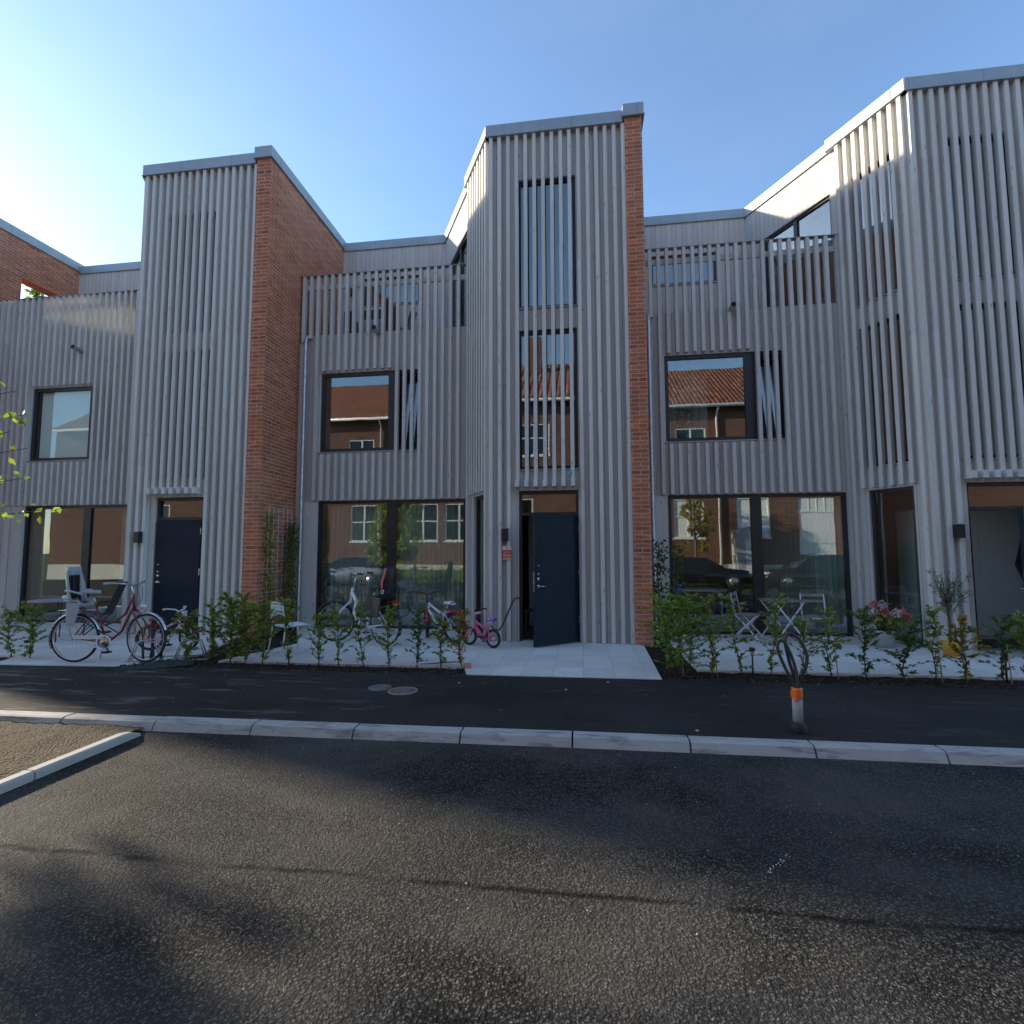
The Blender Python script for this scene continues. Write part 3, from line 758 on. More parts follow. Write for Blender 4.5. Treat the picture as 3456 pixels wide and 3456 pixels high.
    if ex == 0: B(mb, 'downpipe', 'galv')
    mb = MB(); mb.tube([(x0 + 2.10, YB + .02, 6.33), (x0 + 2.10, YB - .26, 6.36)], .055, 14, 0, caps=False); mb.lathe((x0 + 2.10, YB - .2, 6.36), [(0, 0), (.05, 0)], 14, 1, 'y')
    B(mb, 'vent_pipe', ['galv', 'black'])
    mb = MB(); fT.box(mb, TW - .028, TW - .002, .02, 9.46, .0, .06); B(mb, 'flashing_strip', 'galv')
    # base strip (dark plinth gap)
    for fr_, a_, b_ in ((fT, 0, door[0] - .01), (fT, door[1] + .01, TW), (fBay, 0, .5)):
        mb = MB(); fr_.box(mb, a_, b_, -.05, .018, -.05, -.005); B(mb, 'plinth', 'black')
    # --- wall lamp beside the door
    mb = MB(); fT.box(mb, .235, .345, 1.79, 2.005, .02, .19); lb = B(mb, 'wall_lamp', 'black' if k else 'black', None, .004)
    mb = MB(); fT.box(mb, .232, .348, 2.006, 2.018, .018, .195); B(mb, 'wall_lamp', 'galv')
    # shift everything into the house's own frame
    for o in H.children:
        if o is lf: continue
        o.matrix_local = Matrix.Translation(off)
    return H, x0, dict(fT=fT, fBay=fBay, fR=fR, fO=fO, H=H, off=off)

HA = house(-1, 'grey slatted terraced house with closed door and brick wall pierced by an opening', dict(hole=True, door=0.0))
HB = house(0, 'grey slatted terraced house whose navy door stands open beside the red alarm sign', dict(door=42.0))
HC = house(1, 'tall grey slatted house with bistro table outside and door opened on a pale cupboard', dict(door=40.0, endfin=True))

# ------------------------------------------------------------------ things on the houses
def glyphs(txt, size, loc, rz, parent, m, name='lettering', ext=.0006):
    cu = bpy.data.curves.new(name, 'FONT'); cu.body = txt; cu.size = size; cu.align_x = 'CENTER'; cu.align_y = 'CENTER'; cu.extrude = ext
    tmp = bpy.data.objects.new('tmp', cu); COL.objects.link(tmp)
    dg = bpy.context.evaluated_depsgraph_get(); me = bpy.data.meshes.new_from_object(tmp.evaluated_get(dg)); bpy.data.objects.remove(tmp)
    o = bpy.data.objects.new(name, me); me.materials.clear(); me.materials.append(M[m]); COL.objects.link(o)
    o.parent = parent; o.location = loc; o.rotation_euler = (R(90), 0, rz); return o
S = thing('alarm_sign', 'small red and white alarm sign screwed to the battens beside the open door', 'sign', (-1.318, 9.062, 1.45))
m_ = MB(); m_.box(-.078, .078, -.004, .0, .0, .245); pl = m_.build('sign_plate', 'signwhite', S)
m_ = MB(); m_.box(-.078, .078, -.006, -.0042, .038, .172); m_.build('red_panel', 'signred', S)
m_ = MB(); m_.box(-.078, .078, -.006, -.0042, .0, .035); m_.build('lower_strip', 'signpeach', S)
glyphs('Larm', .062, (0, -.0068, .137), 0, S, 'signwhite')
m_ = MB()
for i in range(3): m_.box(-.062 + i * .043, -.062 + i * .043 + .037, -.0075, -.0062, .060, .095)
m_.build('icon_strip', 'signwhite', S)
m_ = MB(); m_.box(-.012, .012, -.0085, -.0077, .070, .085); m_.box(-.050, -.038, -.0085, -.0077, .068, .088); m_.lathe((.043, -.0077, .078), [(0, -.001), (.008, -.001), (.008, 0)], 10, axis='y'); m_.build('icon', 'black', S)
m_ = MB(); m_.box(-.06, .06, -.0055, -.0042, .183, .188); m_.box(-.025, .025, -.0055, -.0042, .203, .228); m_.build('top_mark', 'signpeach', S)
m_ = MB(); m_.hexa([(-.03, -.01, -.06), (.04, -.01, -.075), (.04, .01, -.075), (-.03, .01, -.06), (-.045, -.01, .02), (.03, -.01, .0), (.03, .01, .0), (-.045, .01, .02)])
o = m_.build('plastic_tag', 'teal', None, .004); o.location = (-.17, 8.96, 3.0); o.rotation_euler = (0, R(12), 0); tag(o, 'small turquoise plastic tag stuck on a batten above the open door', 'tag')

# ------------------------------------------------------------------ curtains, blinds, room furniture
def curtain(name, label, x0, x1, y, z0, z1, m='curtain', n=90, amp=.025, cat='curtain', freq=60):
    g = MB(); vs = []; fs = []
    for i in range(n + 1):
        x = x0 + (x1 - x0) * i / n; yy = y + amp * math.sin(x * freq) + amp * .5 * math.sin(x * freq * .37 + 1)
        vs += [(x, yy, z0), (x, yy * 1 + .0, (z0 + z1) / 2), (x, y + (yy - y) * .6, z1)]
    for i in range(n):
        for k in range(2): a = i * 3 + k; fs.append((a, a + 3, a + 4, a + 1))
    g.grid(vs, fs); return tag(g.build(name, m), label, cat)
curtain('sheer_curtain', 'sheer pleated curtain behind the left pane of the white bicycle window', -5.42, -4.25, 10.52, .06, 2.6)
curtain('sheer_curtain', 'sheer pleated curtain behind the right pane of the white bicycle window', -3.85, -2.5, 10.52, .06, 2.6)
curtain('sheer_curtain', 'pale pleated curtain behind the right edge of the bistro table window', 4.42, 4.93, 10.52, .06, 2.6)
curtain('sheer_curtain', 'thin curtain behind the left pane of the window by the mesh chair', -12.9, -12.5, 10.52, .06, 2.6)
curtain('sheer_curtain', 'thin curtain at the tower end of the window by the mesh chair', -10.5, -10.05, 10.52, .06, 2.6)
curtain('sheer_curtain', 'pale curtain inside the upper window above the bistro table', 1.72, 2.6, 10.8, 3.85, 5.45, freq=45)
g = MB(); g.box(-12.78, -11.38, 10.46, 10.464, 3.83, 5.42); g.tube([(-12.76, 10.53, 5.42), (-11.48, 10.53, 5.42)], .02, 8)
tag(g.build('roller_blind', 'blind'), 'white roller blind drawn in the upper window of the end house', 'blind')
# hall mirror of the open house, cupboard of the right house
T = thing('hall_mirror', 'tall wood framed mirror on the hall wall behind the open navy door', 'mirror', (-.98, 10.95, .55))
g = MB(); g.box(0, .34, 0, .02, 0, 1.45); g.build('glass', 'chrome', T)
g = MB(); g.box(-.04, 0, -.015, .02, -.04, 1.49); g.box(.34, .38, -.015, .02, -.04, 1.49); g.box(0, .34, -.015, .02, -.04, 0); g.box(0, .34, -.015, .02, 1.45, 1.49); g.build('frame', 'darkint', T)
g = MB(); g.box(-1.12, .55, 10.98, 11.1, .03, 2.75); tag(g.build('hall_wall', 'interior'), 'pale plaster wall seen through the open navy door', 'wall')
T = thing('shoe_bench', 'low dark bench standing in the hall behind the navy door', 'bench', (-.85, 10.5, .03))
g = MB(); g.box(-.3, .3, -.16, .16, .36, .40); g.build('seat', 'darkint', T)
for dx in (-.27, .27):
    g = MB(); g.box(dx - .02, dx + .02, -.15, .15, 0, .36); g.build('leg', 'darkint', T)
T = thing('cupboard', 'pale grey cupboard with two black knobs inside the right house door', 'cupboard', (6.75, 10.25, .03))
g = MB(); g.box(-.75, 1.38, 0, .5, 0, 2.3); g.build('carcass', 'blind', T)
for a, b in ((-.74, -.22), (-.215, .30), (.305, 1.37)):
    g = MB(); g.box(a, b, -.02, 0, .05, 2.26); d_ = g.build('door', 'cushion' if a < -.5 else 'blind', T)
    kx = b - .05 if a < -.5 else a + .05
    if a < .2:
        g = MB(); g.lathe((kx, -.02, 1.15), [(0, -.03), (.017, -.026), (.01, 0)], 10, axis='y'); g.build('knob', 'black', d_)
g = MB(); g.tube([(7.66, 9.98, 2.0), (7.66, 9.98, 1.9), (7.62, 9.97, 1.6), (7.58, 9.95, 1.35), (7.64, 9.95, 1.12), (7.66, 9.95, 1.08)], [.02, .09, .12, .16, .13, .09], 10)
tag(g.build('hanging_coat', 'black'), 'black coat hanging just inside the right house door', 'coat')
# dining table inside the right bay, desk inside
T = thing('dining_table', 'white table seen through the glass behind the bistro chair', 'table', (2.45, 11.9, .03))
g = MB(); g.box(-.7, .6, -.4, .4, .70, .735); g.build('tabletop', 'whitemetal', T)
for dx, dy in ((-.6, -.35), (.5, -.35), (-.6, .35), (.5, .35)):
    g = MB(); g.tube([(dx, dy, 0), (dx, dy, .7)], .022, 8); g.build('leg', 'whitemetal', T)
T = thing('blue_bin', 'bright blue storage tub inside the glass beside the brick wall', 'tub', (1.86, 10.75, .75))
g = MB(); g.box(-.11, .11, -.08, .08, 0, .18); g.build('tub_body', 'towel', T, .01)
T = thing('side_cabinet', 'low dark cabinet under the blue storage tub', 'cabinet', (2.0, 10.85, .03))
g = MB(); g.box(-.3, .3, -.15, .15, 0, .715); g.build('carcass', 'darkint', T, .006)

# ------------------------------------------------------------------ planting
def leafquad(g, p, d, n, L_, W_, mi=0):
    d = d.normalized(); s_ = d.cross(n).normalized() * (W_ / 2); n = s_.cross(d).normalized()
    tip = p + d * L_ - n * L_ * .12; m1 = p + d * L_ * .45; b = len(g.v)
    g.v += [tuple(p), tuple(m1 + s_ + n * L_ * .06), tuple(tip), tuple(m1 - s_ + n * L_ * .06), tuple(m1)]
    for f in ((0, 4, 1), (1, 4, 2), (0, 3, 4), (3, 2, 4)):
        g.f.append(tuple(b + i for i in f)); g.m.append(mi); g.sm.append(False); g.uv += [(0, 0)] * 3
def rdir(r, up=0.0):
    a = r.uniform(0, 2 * math.pi); z = r.uniform(-1, 1) + up; q = math.sqrt(max(0.05, 1 - min(1, z * z)))
    return Vector((math.cos(a) * q, math.sin(a) * q, z)).normalized()
def shrub(seed, x, y, h, w, n, label, m='leaf', bare=.22, lean=0.0, stake=False, group='young hedge shrubs along the planting bed', cat='shrub', name='hedge_shrub', Ls=.062, stems=1, z0=-.01):
    r = random.Random(seed); h *= r.uniform(.9, 1.12); w *= r.uniform(.95, 1.3)
    T = thing(name, label, cat, (x, y, z0), 0, group)
    st = MB(); lf = MB(); ends = []
    for s_ in range(stems):
        ox = r.uniform(-.12, .12) * (stems > 1) * w * 2; p = Vector((ox, r.uniform(-.05, .05) * (stems > 1), 0)); pts = [p.copy()]; rs = [.0085]
        k = 9
        for i in range(k):
            p = p + Vector((r.uniform(-.022, .022) + lean / k + ox * .06, r.uniform(-.02, .02), h / k * .93)); pts.append(p.copy()); rs.append(.0085 * (1 - .8 * (i + 1) / k))
        st.tube(pts, rs, 6)
        for i, q in enumerate(pts):
            t_ = i / k
            if t_ < bare * .5: continue
            for _ in range(2 if t_ < .35 else 4):
                a = r.uniform(0, 6.28); L_ = w * .5 * r.uniform(.45, 1.1) * (1.0 if t_ > bare else .5) * (1.05 - .55 * max(0, t_ - .5) * 2 * .8)
                e = q + Vector((math.cos(a) * L_, math.sin(a) * L_ * .85, r.uniform(-.02, .12) + L_ * .25))
                mid = (q + e) / 2 + Vector((0, 0, .02)); st.tube([q, mid, e], [.0035, .0025, .0012], 4); ends.append((q, mid, e))
            ends.append((q, q, q + Vector((0, 0, .05))))
    for _ in range(int(n * 2.2 * r.uniform(.7, 1.2))):
        q, mid, e = r.choice(ends); t_ = r.random() ** .7
        p = (q.lerp(mid, t_ * 2) if t_ < .5 else mid.lerp(e, t_ * 2 - 1)) + Vector((r.uniform(-.012, .012), r.uniform(-.012, .012), r.uniform(-.012, .012)))
        d = (e - q) * 2 + rdir(r, .0) * .12 + Vector((0, 0, -.03)); nn = (Vector((0, 0, 1)) + rdir(r) * .75).normalized()
        leafquad(lf, p, d + rdir(r) * .15, nn, Ls * r.uniform(.6, 1.15), Ls * .56 * r.uniform(.8, 1.1))
    st.build('stem', 'stem', T); lf.build('foliage', m, T)
    if stake:
        b_ = MB(); b_.tube([(.06, -.03, 0), (.035, -.02, h * .62)], .006, 6); b_.build('cane', 'bamboo', T)
    return T
# in front of the white chair and white bicycle house
B2 = [(-4.55, .92, .50, 300, 'hedge shrub standing in front of the white chair back'),
      (-4.16, .86, .44, 230, 'hedge shrub between the white chair and its seat edge'),
      (-3.71, .76, .36, 170, 'slim hedge shrub with a yellow tip right of the white chair'),
      (-3.38, .72, .34, 150, 'hedge shrub in front of the front wheel of the white bicycle'),
      (-3.03, .76, .36, 170, 'leaning hedge shrub in front of the white bicycle frame'),
      (-2.67, .74, .32, 170, 'light green hedge shrub in front of the white bicycle rear wheel'),
      (-2.29, .70, .34, 170, 'dark green hedge shrub between the white bicycle and the red kids bicycle'),
      (-1.95, .70, .34, 200, 'dense dark hedge shrub in front of the red and white kids bicycle'),
      (-1.66, .80, .24, 170, 'yellowing slim shrub at the slab corner next to the brick stone')]
for i, (x, h, w, n, lab) in enumerate(B2):
    shrub(100 + i, x, 6.93 + .02 * (i % 3) + (.1 if i > 5 else 0), h, w, n, lab, m='leafyellow' if i == 8 else 'leafdark' if i == 6 else 'leaf', lean=[0, .02, -.02, 0, -.12, .03, 0, -.02, .03][i])
B1 = [(-8.75, 6.95, .78, .5, 240, 'sunny hedge shrub cut by the left edge of the photograph'),
      (-8.30, 6.85, .84, .46, 260, 'hedge shrub left of the child seat bicycle'),
      (-5.80, 6.95, .62, .42, 240, 'low dense hedge shrub beside the wheel rack'),
      (-5.47, 7.05, .86, .60, 380, 'tall bushy hedge shrub right of the pink and white bicycle'),
      (-5.08, 6.98, .95, .62, 420, 'tallest bushy hedge shrub in front of the slatted tower edge'),
      (-5.35, 7.6, .9, .6, 320, 'bushy hedge shrub standing behind the front row by the brick wall'),
      (-4.82, 6.92, .88, .50, 260, 'hedge shrub in front of the brick wall foot')]
for i, (x, y, h, w, n, lab) in enumerate(B1): shrub(200 + i, x, y, h, w, int(n * 1.3), lab, bare=.12)
B3 = [(1.63, 6.97, .92, .48, 230, 1, 'hedge shrub with a cane right of the bushy corner shrub'),
      (2.03, 7.08, .98, .40, 220, 0, 'tall hedge shrub in front of the left bistro chair'),
      (2.37, 7.02, .88, .40, 190, 0, 'hedge shrub with pale stem in front of the bistro table'),
      (2.74, 7.05, .80, .36, 150, 0, 'thin hedge shrub behind the cable loops'),
      (3.10, 7.06, .90, .44, 210, 1, 'hedge shrub with a cane in front of the right bistro chair'),
      (3.53, 7.10, .84, .40, 230, 0, 'hedge shrub left of the hydrangea'),
      (3.92, 7.02, .70, .50, 240, 0, 'hedge shrub below the hydrangea flowers'),
      (4.28, 7.06, .82, .30, 150, 1, 'narrow hedge shrub with a cane by the corner post of the tower'),
      (4.60, 7.02, .78, .40, 220, 0, 'yellow green hedge shrub in front of the yellow pot'),
      (5.03, 7.05, .86, .40, 180, 1, 'hedge shrub with a cane in front of the pale cupboard'),
      (5.36, 7.10, .80, .42, 200, 0, 'hedge shrub at the right edge by the open door')]
for i, (x, y, h, w, n, stk, lab) in enumerate(B3): shrub(300 + i, x, y, h, w, n, lab, m='leafyellow' if i == 8 else 'leafdark' if i in (5, 6, 9) else 'leaf', stake=bool(stk), lean=rnd.uniform(-.05, .05))
shrub(400, 1.22, 7.0, 1.0, .74, 1300, 'big bushy light green shrub at the foot of the brick pillar', m='leafvine', bare=.05, stems=4, stake=True, Ls=.05)
shrub(401, 1.25, 7.7, .8, .6, 420, 'light green bushy shrub between the brick pillar and the slab', bare=.05, stems=3, Ls=.05)

def climber(name, label, pts, n, m, spread, Ls, seed, cat='climbing plant'):
    r = random.Random(seed); T = thing(name, label, cat, pts[0]); o_ = Vector(pts[0]); st = MB(); lf = MB()
    P_ = [Vector(p) - o_ for p in pts]; st.tube(P_, .008, 5)
    for _ in range(n):
        i = r.randrange(len(P_) - 1); p = P_[i].lerp(P_[i + 1], r.random()) + Vector((r.gauss(0, spread[0]), r.gauss(0, spread[1]), r.gauss(0, .06)))
        leafquad(lf, p, rdir(r, -.3), rdir(r, .4), Ls * r.uniform(.6, 1.2), Ls * .7)
    st.build('stem', 'stem', T); lf.build('foliage', m, T); return T
T = thing('trellis', 'thin wire trellis fixed to the side of the tall brick wall', 'trellis', (-6.05, 9.2, 0))
g = MB()
for i in range(6): g.tube([(0, .08 + i * .16, .5), (0, .08 + i * .16, 2.5)], .0035, 5)
for i in range(10): g.tube([(.007, .02, .62 + i * .2), (.007, .95, .62 + i * .2)], .0035, 5)
g.build('wire_grid', 'whitemetal', T)
climber('climbing_vine', 'bright green vine climbing the front corner of the brick wall trellis', [(-6.02, 9.3, 0), (-6.02, 9.36, .8), (-6.02, 9.28, 1.6), (-6.02, 9.3, 2.35)], 330, 'leafvine', (.03, .07), .075, 1)
climber('climbing_vine', 'dark leafy climber covering the inner half of the trellis', [(-5.98, 9.95, 0), (-5.98, 9.9, .8), (-5.98, 9.95, 1.6), (-5.98, 10.05, 2.2)], 1300, 'leafdark', (.05, .13), .055, 2)
climber('climbing_shrub', 'dark evergreen sprig against the glass beside the right brick wall', [(1.62, 9.75, 0), (1.60, 9.78, .7), (1.75, 9.8, 1.3), (1.78, 9.8, 1.7)], 300, 'leafdark', (.07, .05), .07, 3)
climber('climbing_shrub', 'dark shrub leaning on the downpipe beside the right brick wall', [(1.38, 9.6, 0), (1.38, 9.62, .7), (1.36, 9.62, 1.2), (1.40, 9.62, 1.75)], 420, 'leafdark', (.09, .06), .075, 4)
climber('hanging_plant', 'trailing pale plant hanging inside the narrow glass of the right tower', [(5.25, 10.6, 2.2), (5.27, 10.6, 1.9), (5.3, 10.6, 1.5), (5.28, 10.6, 1.2)], 300, 'leafolive', (.12, .08), .06, 5, 'house plant')

# potted plants
T = thing('hydrangea_pot', 'dusty pink hydrangea in a pale pot beside the tower glass', 'potted plant', (4.90, 9.30, .012))
g = MB(); g.lathe((0, 0, 0), [(0, 0), (.13, 0), (.17, .26), (.175, .28), (.15, .28), (.145, .24), (0, .24)], 24); g.build('pot', 'conduit', T)
r = random.Random(5); st = MB(); lf = MB(); fl = MB(); fp = MB()
for i in range(26):
    a = r.uniform(0, 6.28); q = r.uniform(.05, .42); e = Vector((math.cos(a) * q, math.sin(a) * q * .7, r.uniform(.54, .74) - q * .35))
    st.tube([(0, 0, .22), (e.x * .5, e.y * .5, e.z * .75), tuple(e)], .004, 5)
    for _ in range(12): leafquad(lf, e + rdir(r) * .08 + Vector((0, 0, -.05)), rdir(r, -.1), rdir(r, .8), .10, .06)
    if i % 2 == 0:
        tgt = MB()
        for _ in range(95):
            d = rdir(r, .35); p = e + d * .075; leafquad(tgt, p, rdir(r), d, .03, .034)
        tgt.build('flower_head', 'paleflower' if i % 6 == 0 else 'flower', T)
st.build('stem', 'stem', T); lf.build('foliage', 'leaf', T)
T = thing('olive_tree', 'small grey green olive tree in a yellow pot by the right door', 'potted tree', (5.50, 8.68, .012))
g = MB(); g.lathe((0, 0, 0), [(0, 0), (.09, 0), (.12, .19), (.125, .21), (.11, .21), (.10, .18), (0, .18)], 24); g.build('pot', 'yellow', T)
g = MB(); g.tube([(0, 0, .2), (.01, .0, .5), (-.01, .01, .8)], [.016, .013, .01], 7)
lf = MB(); r = random.Random(8)
for i in range(34):
    a = r.uniform(0, 6.28); e = Vector((.02 + math.cos(a) * r.uniform(.08, .34), math.sin(a) * r.uniform(.05, .28), r.uniform(.72, 1.3))); b0 = Vector((0, 0, r.uniform(.5, .82)))
    g.tube([b0, (b0 + e) / 2 + Vector((0, 0, .05)), e], .0035, 4)
    for _ in range(22):
        t_ = r.uniform(.25, 1.05); leafquad(lf, b0.lerp(e, t_) + rdir(r) * .02, (e - b0).normalized() + rdir(r) * .7, rdir(r, .3), .06, .014)
g.build('trunk', 'stem', T); lf.build('crown', 'leafolive', T)
T = thing('window_plant', 'thin leafy plant in black pot inside the upper window above the bistro table', 'house plant', (2.05, 10.62, 3.85))
g = MB(); g.lathe((0, 0, 0), [(0, 0), (.07, 0), (.09, .12), (0, .11)], 16); g.build('pot', 'black', T)
g = MB(); g.tube([(-.02, 0, .1), (-.06, 0, .35), (-.04, 0, .6)], .006, 5); g.tube([(.02, 0, .1), (.1, 0, .4), (.13, 0, .62)], .006, 5); g.build('stem', 'stem', T)
lf = MB()
for _ in range(60): leafquad(lf, Vector((r.uniform(-.14, .2), r.uniform(-.05, .05), r.uniform(.25, .68))), rdir(r), rdir(r, .4), .09, .04)
lf.build('foliage', 'leafdark', T)

# young street tree in the gravel bed, its branch tips reach into the picture
def tree(name, label, loc, h, cr, cz, n, seed, m='leaf', tr=.05, Ls=.07, cat='tree', flat=1.0, reach=()):
    r = random.Random(seed); T = thing(name, label, cat, loc); g = MB(); lf = MB()
    g.tube([(0, 0, -.3), (.01, 0, h * .3), (-.02, .02, h * .6), (0, 0, h * .95)], [tr, tr * .85, tr * .6, tr * .15], 10)
    for i in range(46):
        z = h * r.uniform(.35, .95); a = r.uniform(0, 6.28); q = cr * r.uniform(.5, 1.0) * math.sqrt(max(.1, 1 - ((z - cz) / (h * .62)) ** 2))
        b0 = Vector((0, 0, z * .88)); e = Vector((math.cos(a) * q, math.sin(a) * q * flat, z + q * .3)); mid = (b0 + e) / 2 + Vector((0, 0, .1 * q)) + rdir(r) * .1 * cr
        g.tube([b0, mid, e], [tr * .28, tr * .15, tr * .05], 5)
        for c_ in range(4):
            sp = b0.lerp(e, r.uniform(.45, 1.0)); se = sp + rdir(r, .2) * cr * .28; g.tube([sp, se], [tr * .09, tr * .03], 4)
            for _ in range(n // 184 + 1): leafquad(lf, sp.lerp(se, r.random()) + rdir(r) * .07 * cr, rdir(r, -.2), rdir(r, .5), Ls * r.uniform(.6, 1.2), Ls * .6)
    for (ex_, ey, ez) in reach:
        e = Vector((ex_, ey, ez)) - Vector(loc); b0 = Vector((0, 0, e.z * .7)); mid = (b0 + e) / 2 + Vector((0, 0, .12)); g.tube([b0, mid, e], [.014, .009, .003], 6)
        for k in range(34):
            q = r.random(); p = mid.lerp(e, q) + rdir(r) * .09 * (1.1 - q * .5); leafquad(lf, p, rdir(r, -.2), rdir(r, .5), Ls * r.uniform(.6, 1.1), Ls * .6)
    g.build('trunk', 'bark', T); lf.build('crown', m, T); return T
tree('street_tree', 'young green tree whose leafy branch tips reach in at the left edge', (-6.75, 3.3, -.05), 3.7, 1.15, 1.75, 9500, 11, Ls=.085, reach=((-5.70, 4.4, 3.25), (-5.55, 4.4, 3.0), (-5.52, 4.4, 2.65), (-5.50, 4.4, 2.35), (-5.12, 4.4, 2.04), (-5.6, 4.3, 2.8)))
tree('garden_tree', 'tree seen through the opening in the far brick wall', (-21.8, 17.0, 0), 12.0, 2.6, 8.6, 14000, 12, tr=.2, Ls=.22)

# ------------------------------------------------------------------ furniture
def chairlegs(T, pts, r_, m):
    for a, b in pts:
        g = MB(); g.tube([a, b], r_, 8); g.build('leg', m, T)
# white perforated metal chair
T = thing('garden_chair', 'white perforated metal chair standing among the hedge shrubs', 'chair', (-4.56, 7.68, .012), R(-122))
g = MB(); n = 9
vs = []; fs = []
for j in range(n + 1):
    for i in range(n + 1): vs.append((-.21 + .42 * i / n, -.21 + .42 * j / n, .445 - .02 * math.sin(math.pi * i / n) * math.sin(math.pi * j / n)))
for j in range(n):
    for i in range(n): a = j * (n + 1) + i; fs.append((a, a + 1, a + n + 2, a + n + 1))
g.grid(vs, fs); g.tube([(-.21, -.21, .44), (.21, -.21, .44), (.21, .21, .44), (-.21, .21, .44)], .01, 8, closed=True); o = g.build('seat', 'whitemetal', T)
so = o.modifiers.new('thick', 'SOLIDIFY'); so.thickness = .004
g = MB(); vs = []; fs = []
for j in range(13):
    for i in range(19):
        y_ = -.2 + .4 * i / 18; z_ = .60 + .2 * j / 12; vs.append((.235 + .05 * (z_ - .6) + .035 * (1 - (y_ / .2) ** 2) , y_, z_ + .012 * (1 - (y_ / .2) ** 2) * (j / 12)))
for j in range(12):
    for i in range(18):
        if (i % 3 == 1 and j % 3 == 1): continue
        a = j * 19 + i; fs.append((a, a + 1, a + 20, a + 19))
g.grid(vs, fs); o = g.build('backrest', 'whitemetal', T); so = o.modifiers.new('thick', 'SOLIDIFY'); so.thickness = .005
g = MB(); g.tube([(.2, -.2, .44), (.23, -.205, .6), (.25, -.2, .8), (.285, 0, .815), (.25, .2, .8), (.23, .205, .6), (.2, .2, .44)], .011, 8); g.build('back_frame', 'whitemetal', T)
chairlegs(T, [((-.2, -.2, .44), (-.24, -.23, 0)), ((-.2, .2, .44), (-.24, .23, 0)), ((.2, -.2, .44), (.26, -.22, 0)), ((.2, .2, .44), (.26, .22, 0))], .011, 'whitemetal')

# bistro set: folding slat chairs and table
def slats(g, x0, x1, y0, y1, z, n, th=.014, gap=.3):
    w = (x1 - x0) / n
    for i in range(n): g.box(x0 + i * w + w * gap / 2, x0 + (i + 1) * w - w * gap / 2, y0, y1, z, z + th)
def bistro_chair(label, loc, rz):
    T = thing('folding_chair', label, 'chair', loc, rz, 'bistro chairs with grey slats')
    g = MB()
    for i in range(5): g.box(-.19, .19, -.19 + i * .078, -.19 + i * .078 + .06, .44, .455)
    g.build('seat', 'slatgrey', T)
    g = MB(); g.box(-.19, .19, .225, .24, .77, .825); g.box(-.19, .19, .205, .22, .67, .715); g.build('backrest', 'slatgrey', T)
    for s_ in (-1, 1):
        g = MB(); g.bar((s_ * .185, -.24, 0), (s_ * .185, .235, .83), .008, .02, up=(1, 0, 0)) if False else g.bar((s_ * .185, -.24, 0), (s_ * .185, .16, .45), .01, .022); g.bar((s_ * .185, .16, .45), (s_ * .185, .235, .83), .01, .022); g.build('leg', 'whitemetal', T)
        g = MB(); g.bar((s_ * .165, .24, 0), (s_ * .165, -.18, .44), .01, .022); g.build('leg', 'whitemetal', T)
    g = MB(); g.bar((-.165, .2, .05), (.165, .2, .05), .01, .018); g.bar((-.185, -.15, .1), (.185, -.15, .1), .01, .018); g.bar((-.18, -.175, .43), (.18, -.175, .43), .01, .018); g.build('stretcher', 'whitemetal', T)
    return T
bistro_chair('grey slatted folding chair left of the bistro table', (2.95, 9.85, .012), R(60))
bistro_chair('grey slatted folding chair right of the bistro table', (4.02, 9.62, .012), R(-8))
T = thing('bistro_table', 'square slatted bistro table with crossed white legs between two folding chairs', 'table', (3.53, 9.82, .012), R(8))
g = MB(); slats(g, -.30, .30, -.30, .30, .695, 8, .016, .16); g.build('tabletop', 'slatgrey', T)
for s_ in (-1, 1):
    for a, b in (((s_ * .25, -.27, .69), (-s_ * .27, -.27, 0)), ((s_ * .25, .27, .69), (-s_ * .27, .27, 0))):
        g = MB(); g.bar(a, b, .022, .012, up=(0, 1, 0)); g.build('leg', 'whitemetal', T)
g = MB(); g.bar((-.27, -.27, .03), (-.27, .27, .03), .02, .012); g.bar((.27, -.28, .03), (.27, .28, .03), .02, .012); g.bar((-.25, -.28, .685), (-.25, .28, .685), .02, .012); g.bar((.25, -.28, .685), (.25, .28, .685), .02, .012); g.build('stretcher', 'whitemetal', T)

# oval table and mesh chair outside the left house
T = thing('garden_table', 'pale round garden table with thin dark legs behind the child seat bicycle', 'table', (-9.55, 8.35, .012))
g = MB(); g.lathe((0, 0, 0), [(0, .70), (.43, .70), (.45, .71), (.45, .722), (.43, .73), (0, .73)], 36); g.build('tabletop', 'slatgrey', T)
for a in range(4):
    an = R(45 + 90 * a); g = MB(); c_, s_ = math.cos(an), math.sin(an); g.tube([(c_ * .3, s_ * .3, .7), (c_ * .36, s_ * .36, .6), (c_ * .37, s_ * .37, .3), (c_ * .36, s_ * .36, 0)], .011, 7); g.build('leg', 'black', T)
T = thing('jar', 'small white jar standing on the round garden table', 'jar', (-9.33, 8.25, .742)); g = MB(); g.lathe((0, 0, 0), [(0, 0), (.04, 0), (.045, .06), (.03, .08), (0, .085)], 16); g.build('jar_body', 'whitemetal', T)
T = thing('mesh_chair', 'dark mesh folding garden chair behind the saddle of the child seat bicycle', 'chair', (-9.08, 8.62, .012), R(-60))
g = MB(); g.box(-.22, .22, -.22, .2, .425, .432); g.build('seat', 'mesh', T)
g = MB(); c = [(-.22, .2, .43), (.22, .2, .43), (.22, .206, .43), (-.22, .206, .43), (-.22, .40, 1.0), (.22, .40, 1.0), (.22, .406, 1.0), (-.22, .406, 1.0)]; g.hexa(c); g.build('backrest', 'mesh', T)
g = MB()
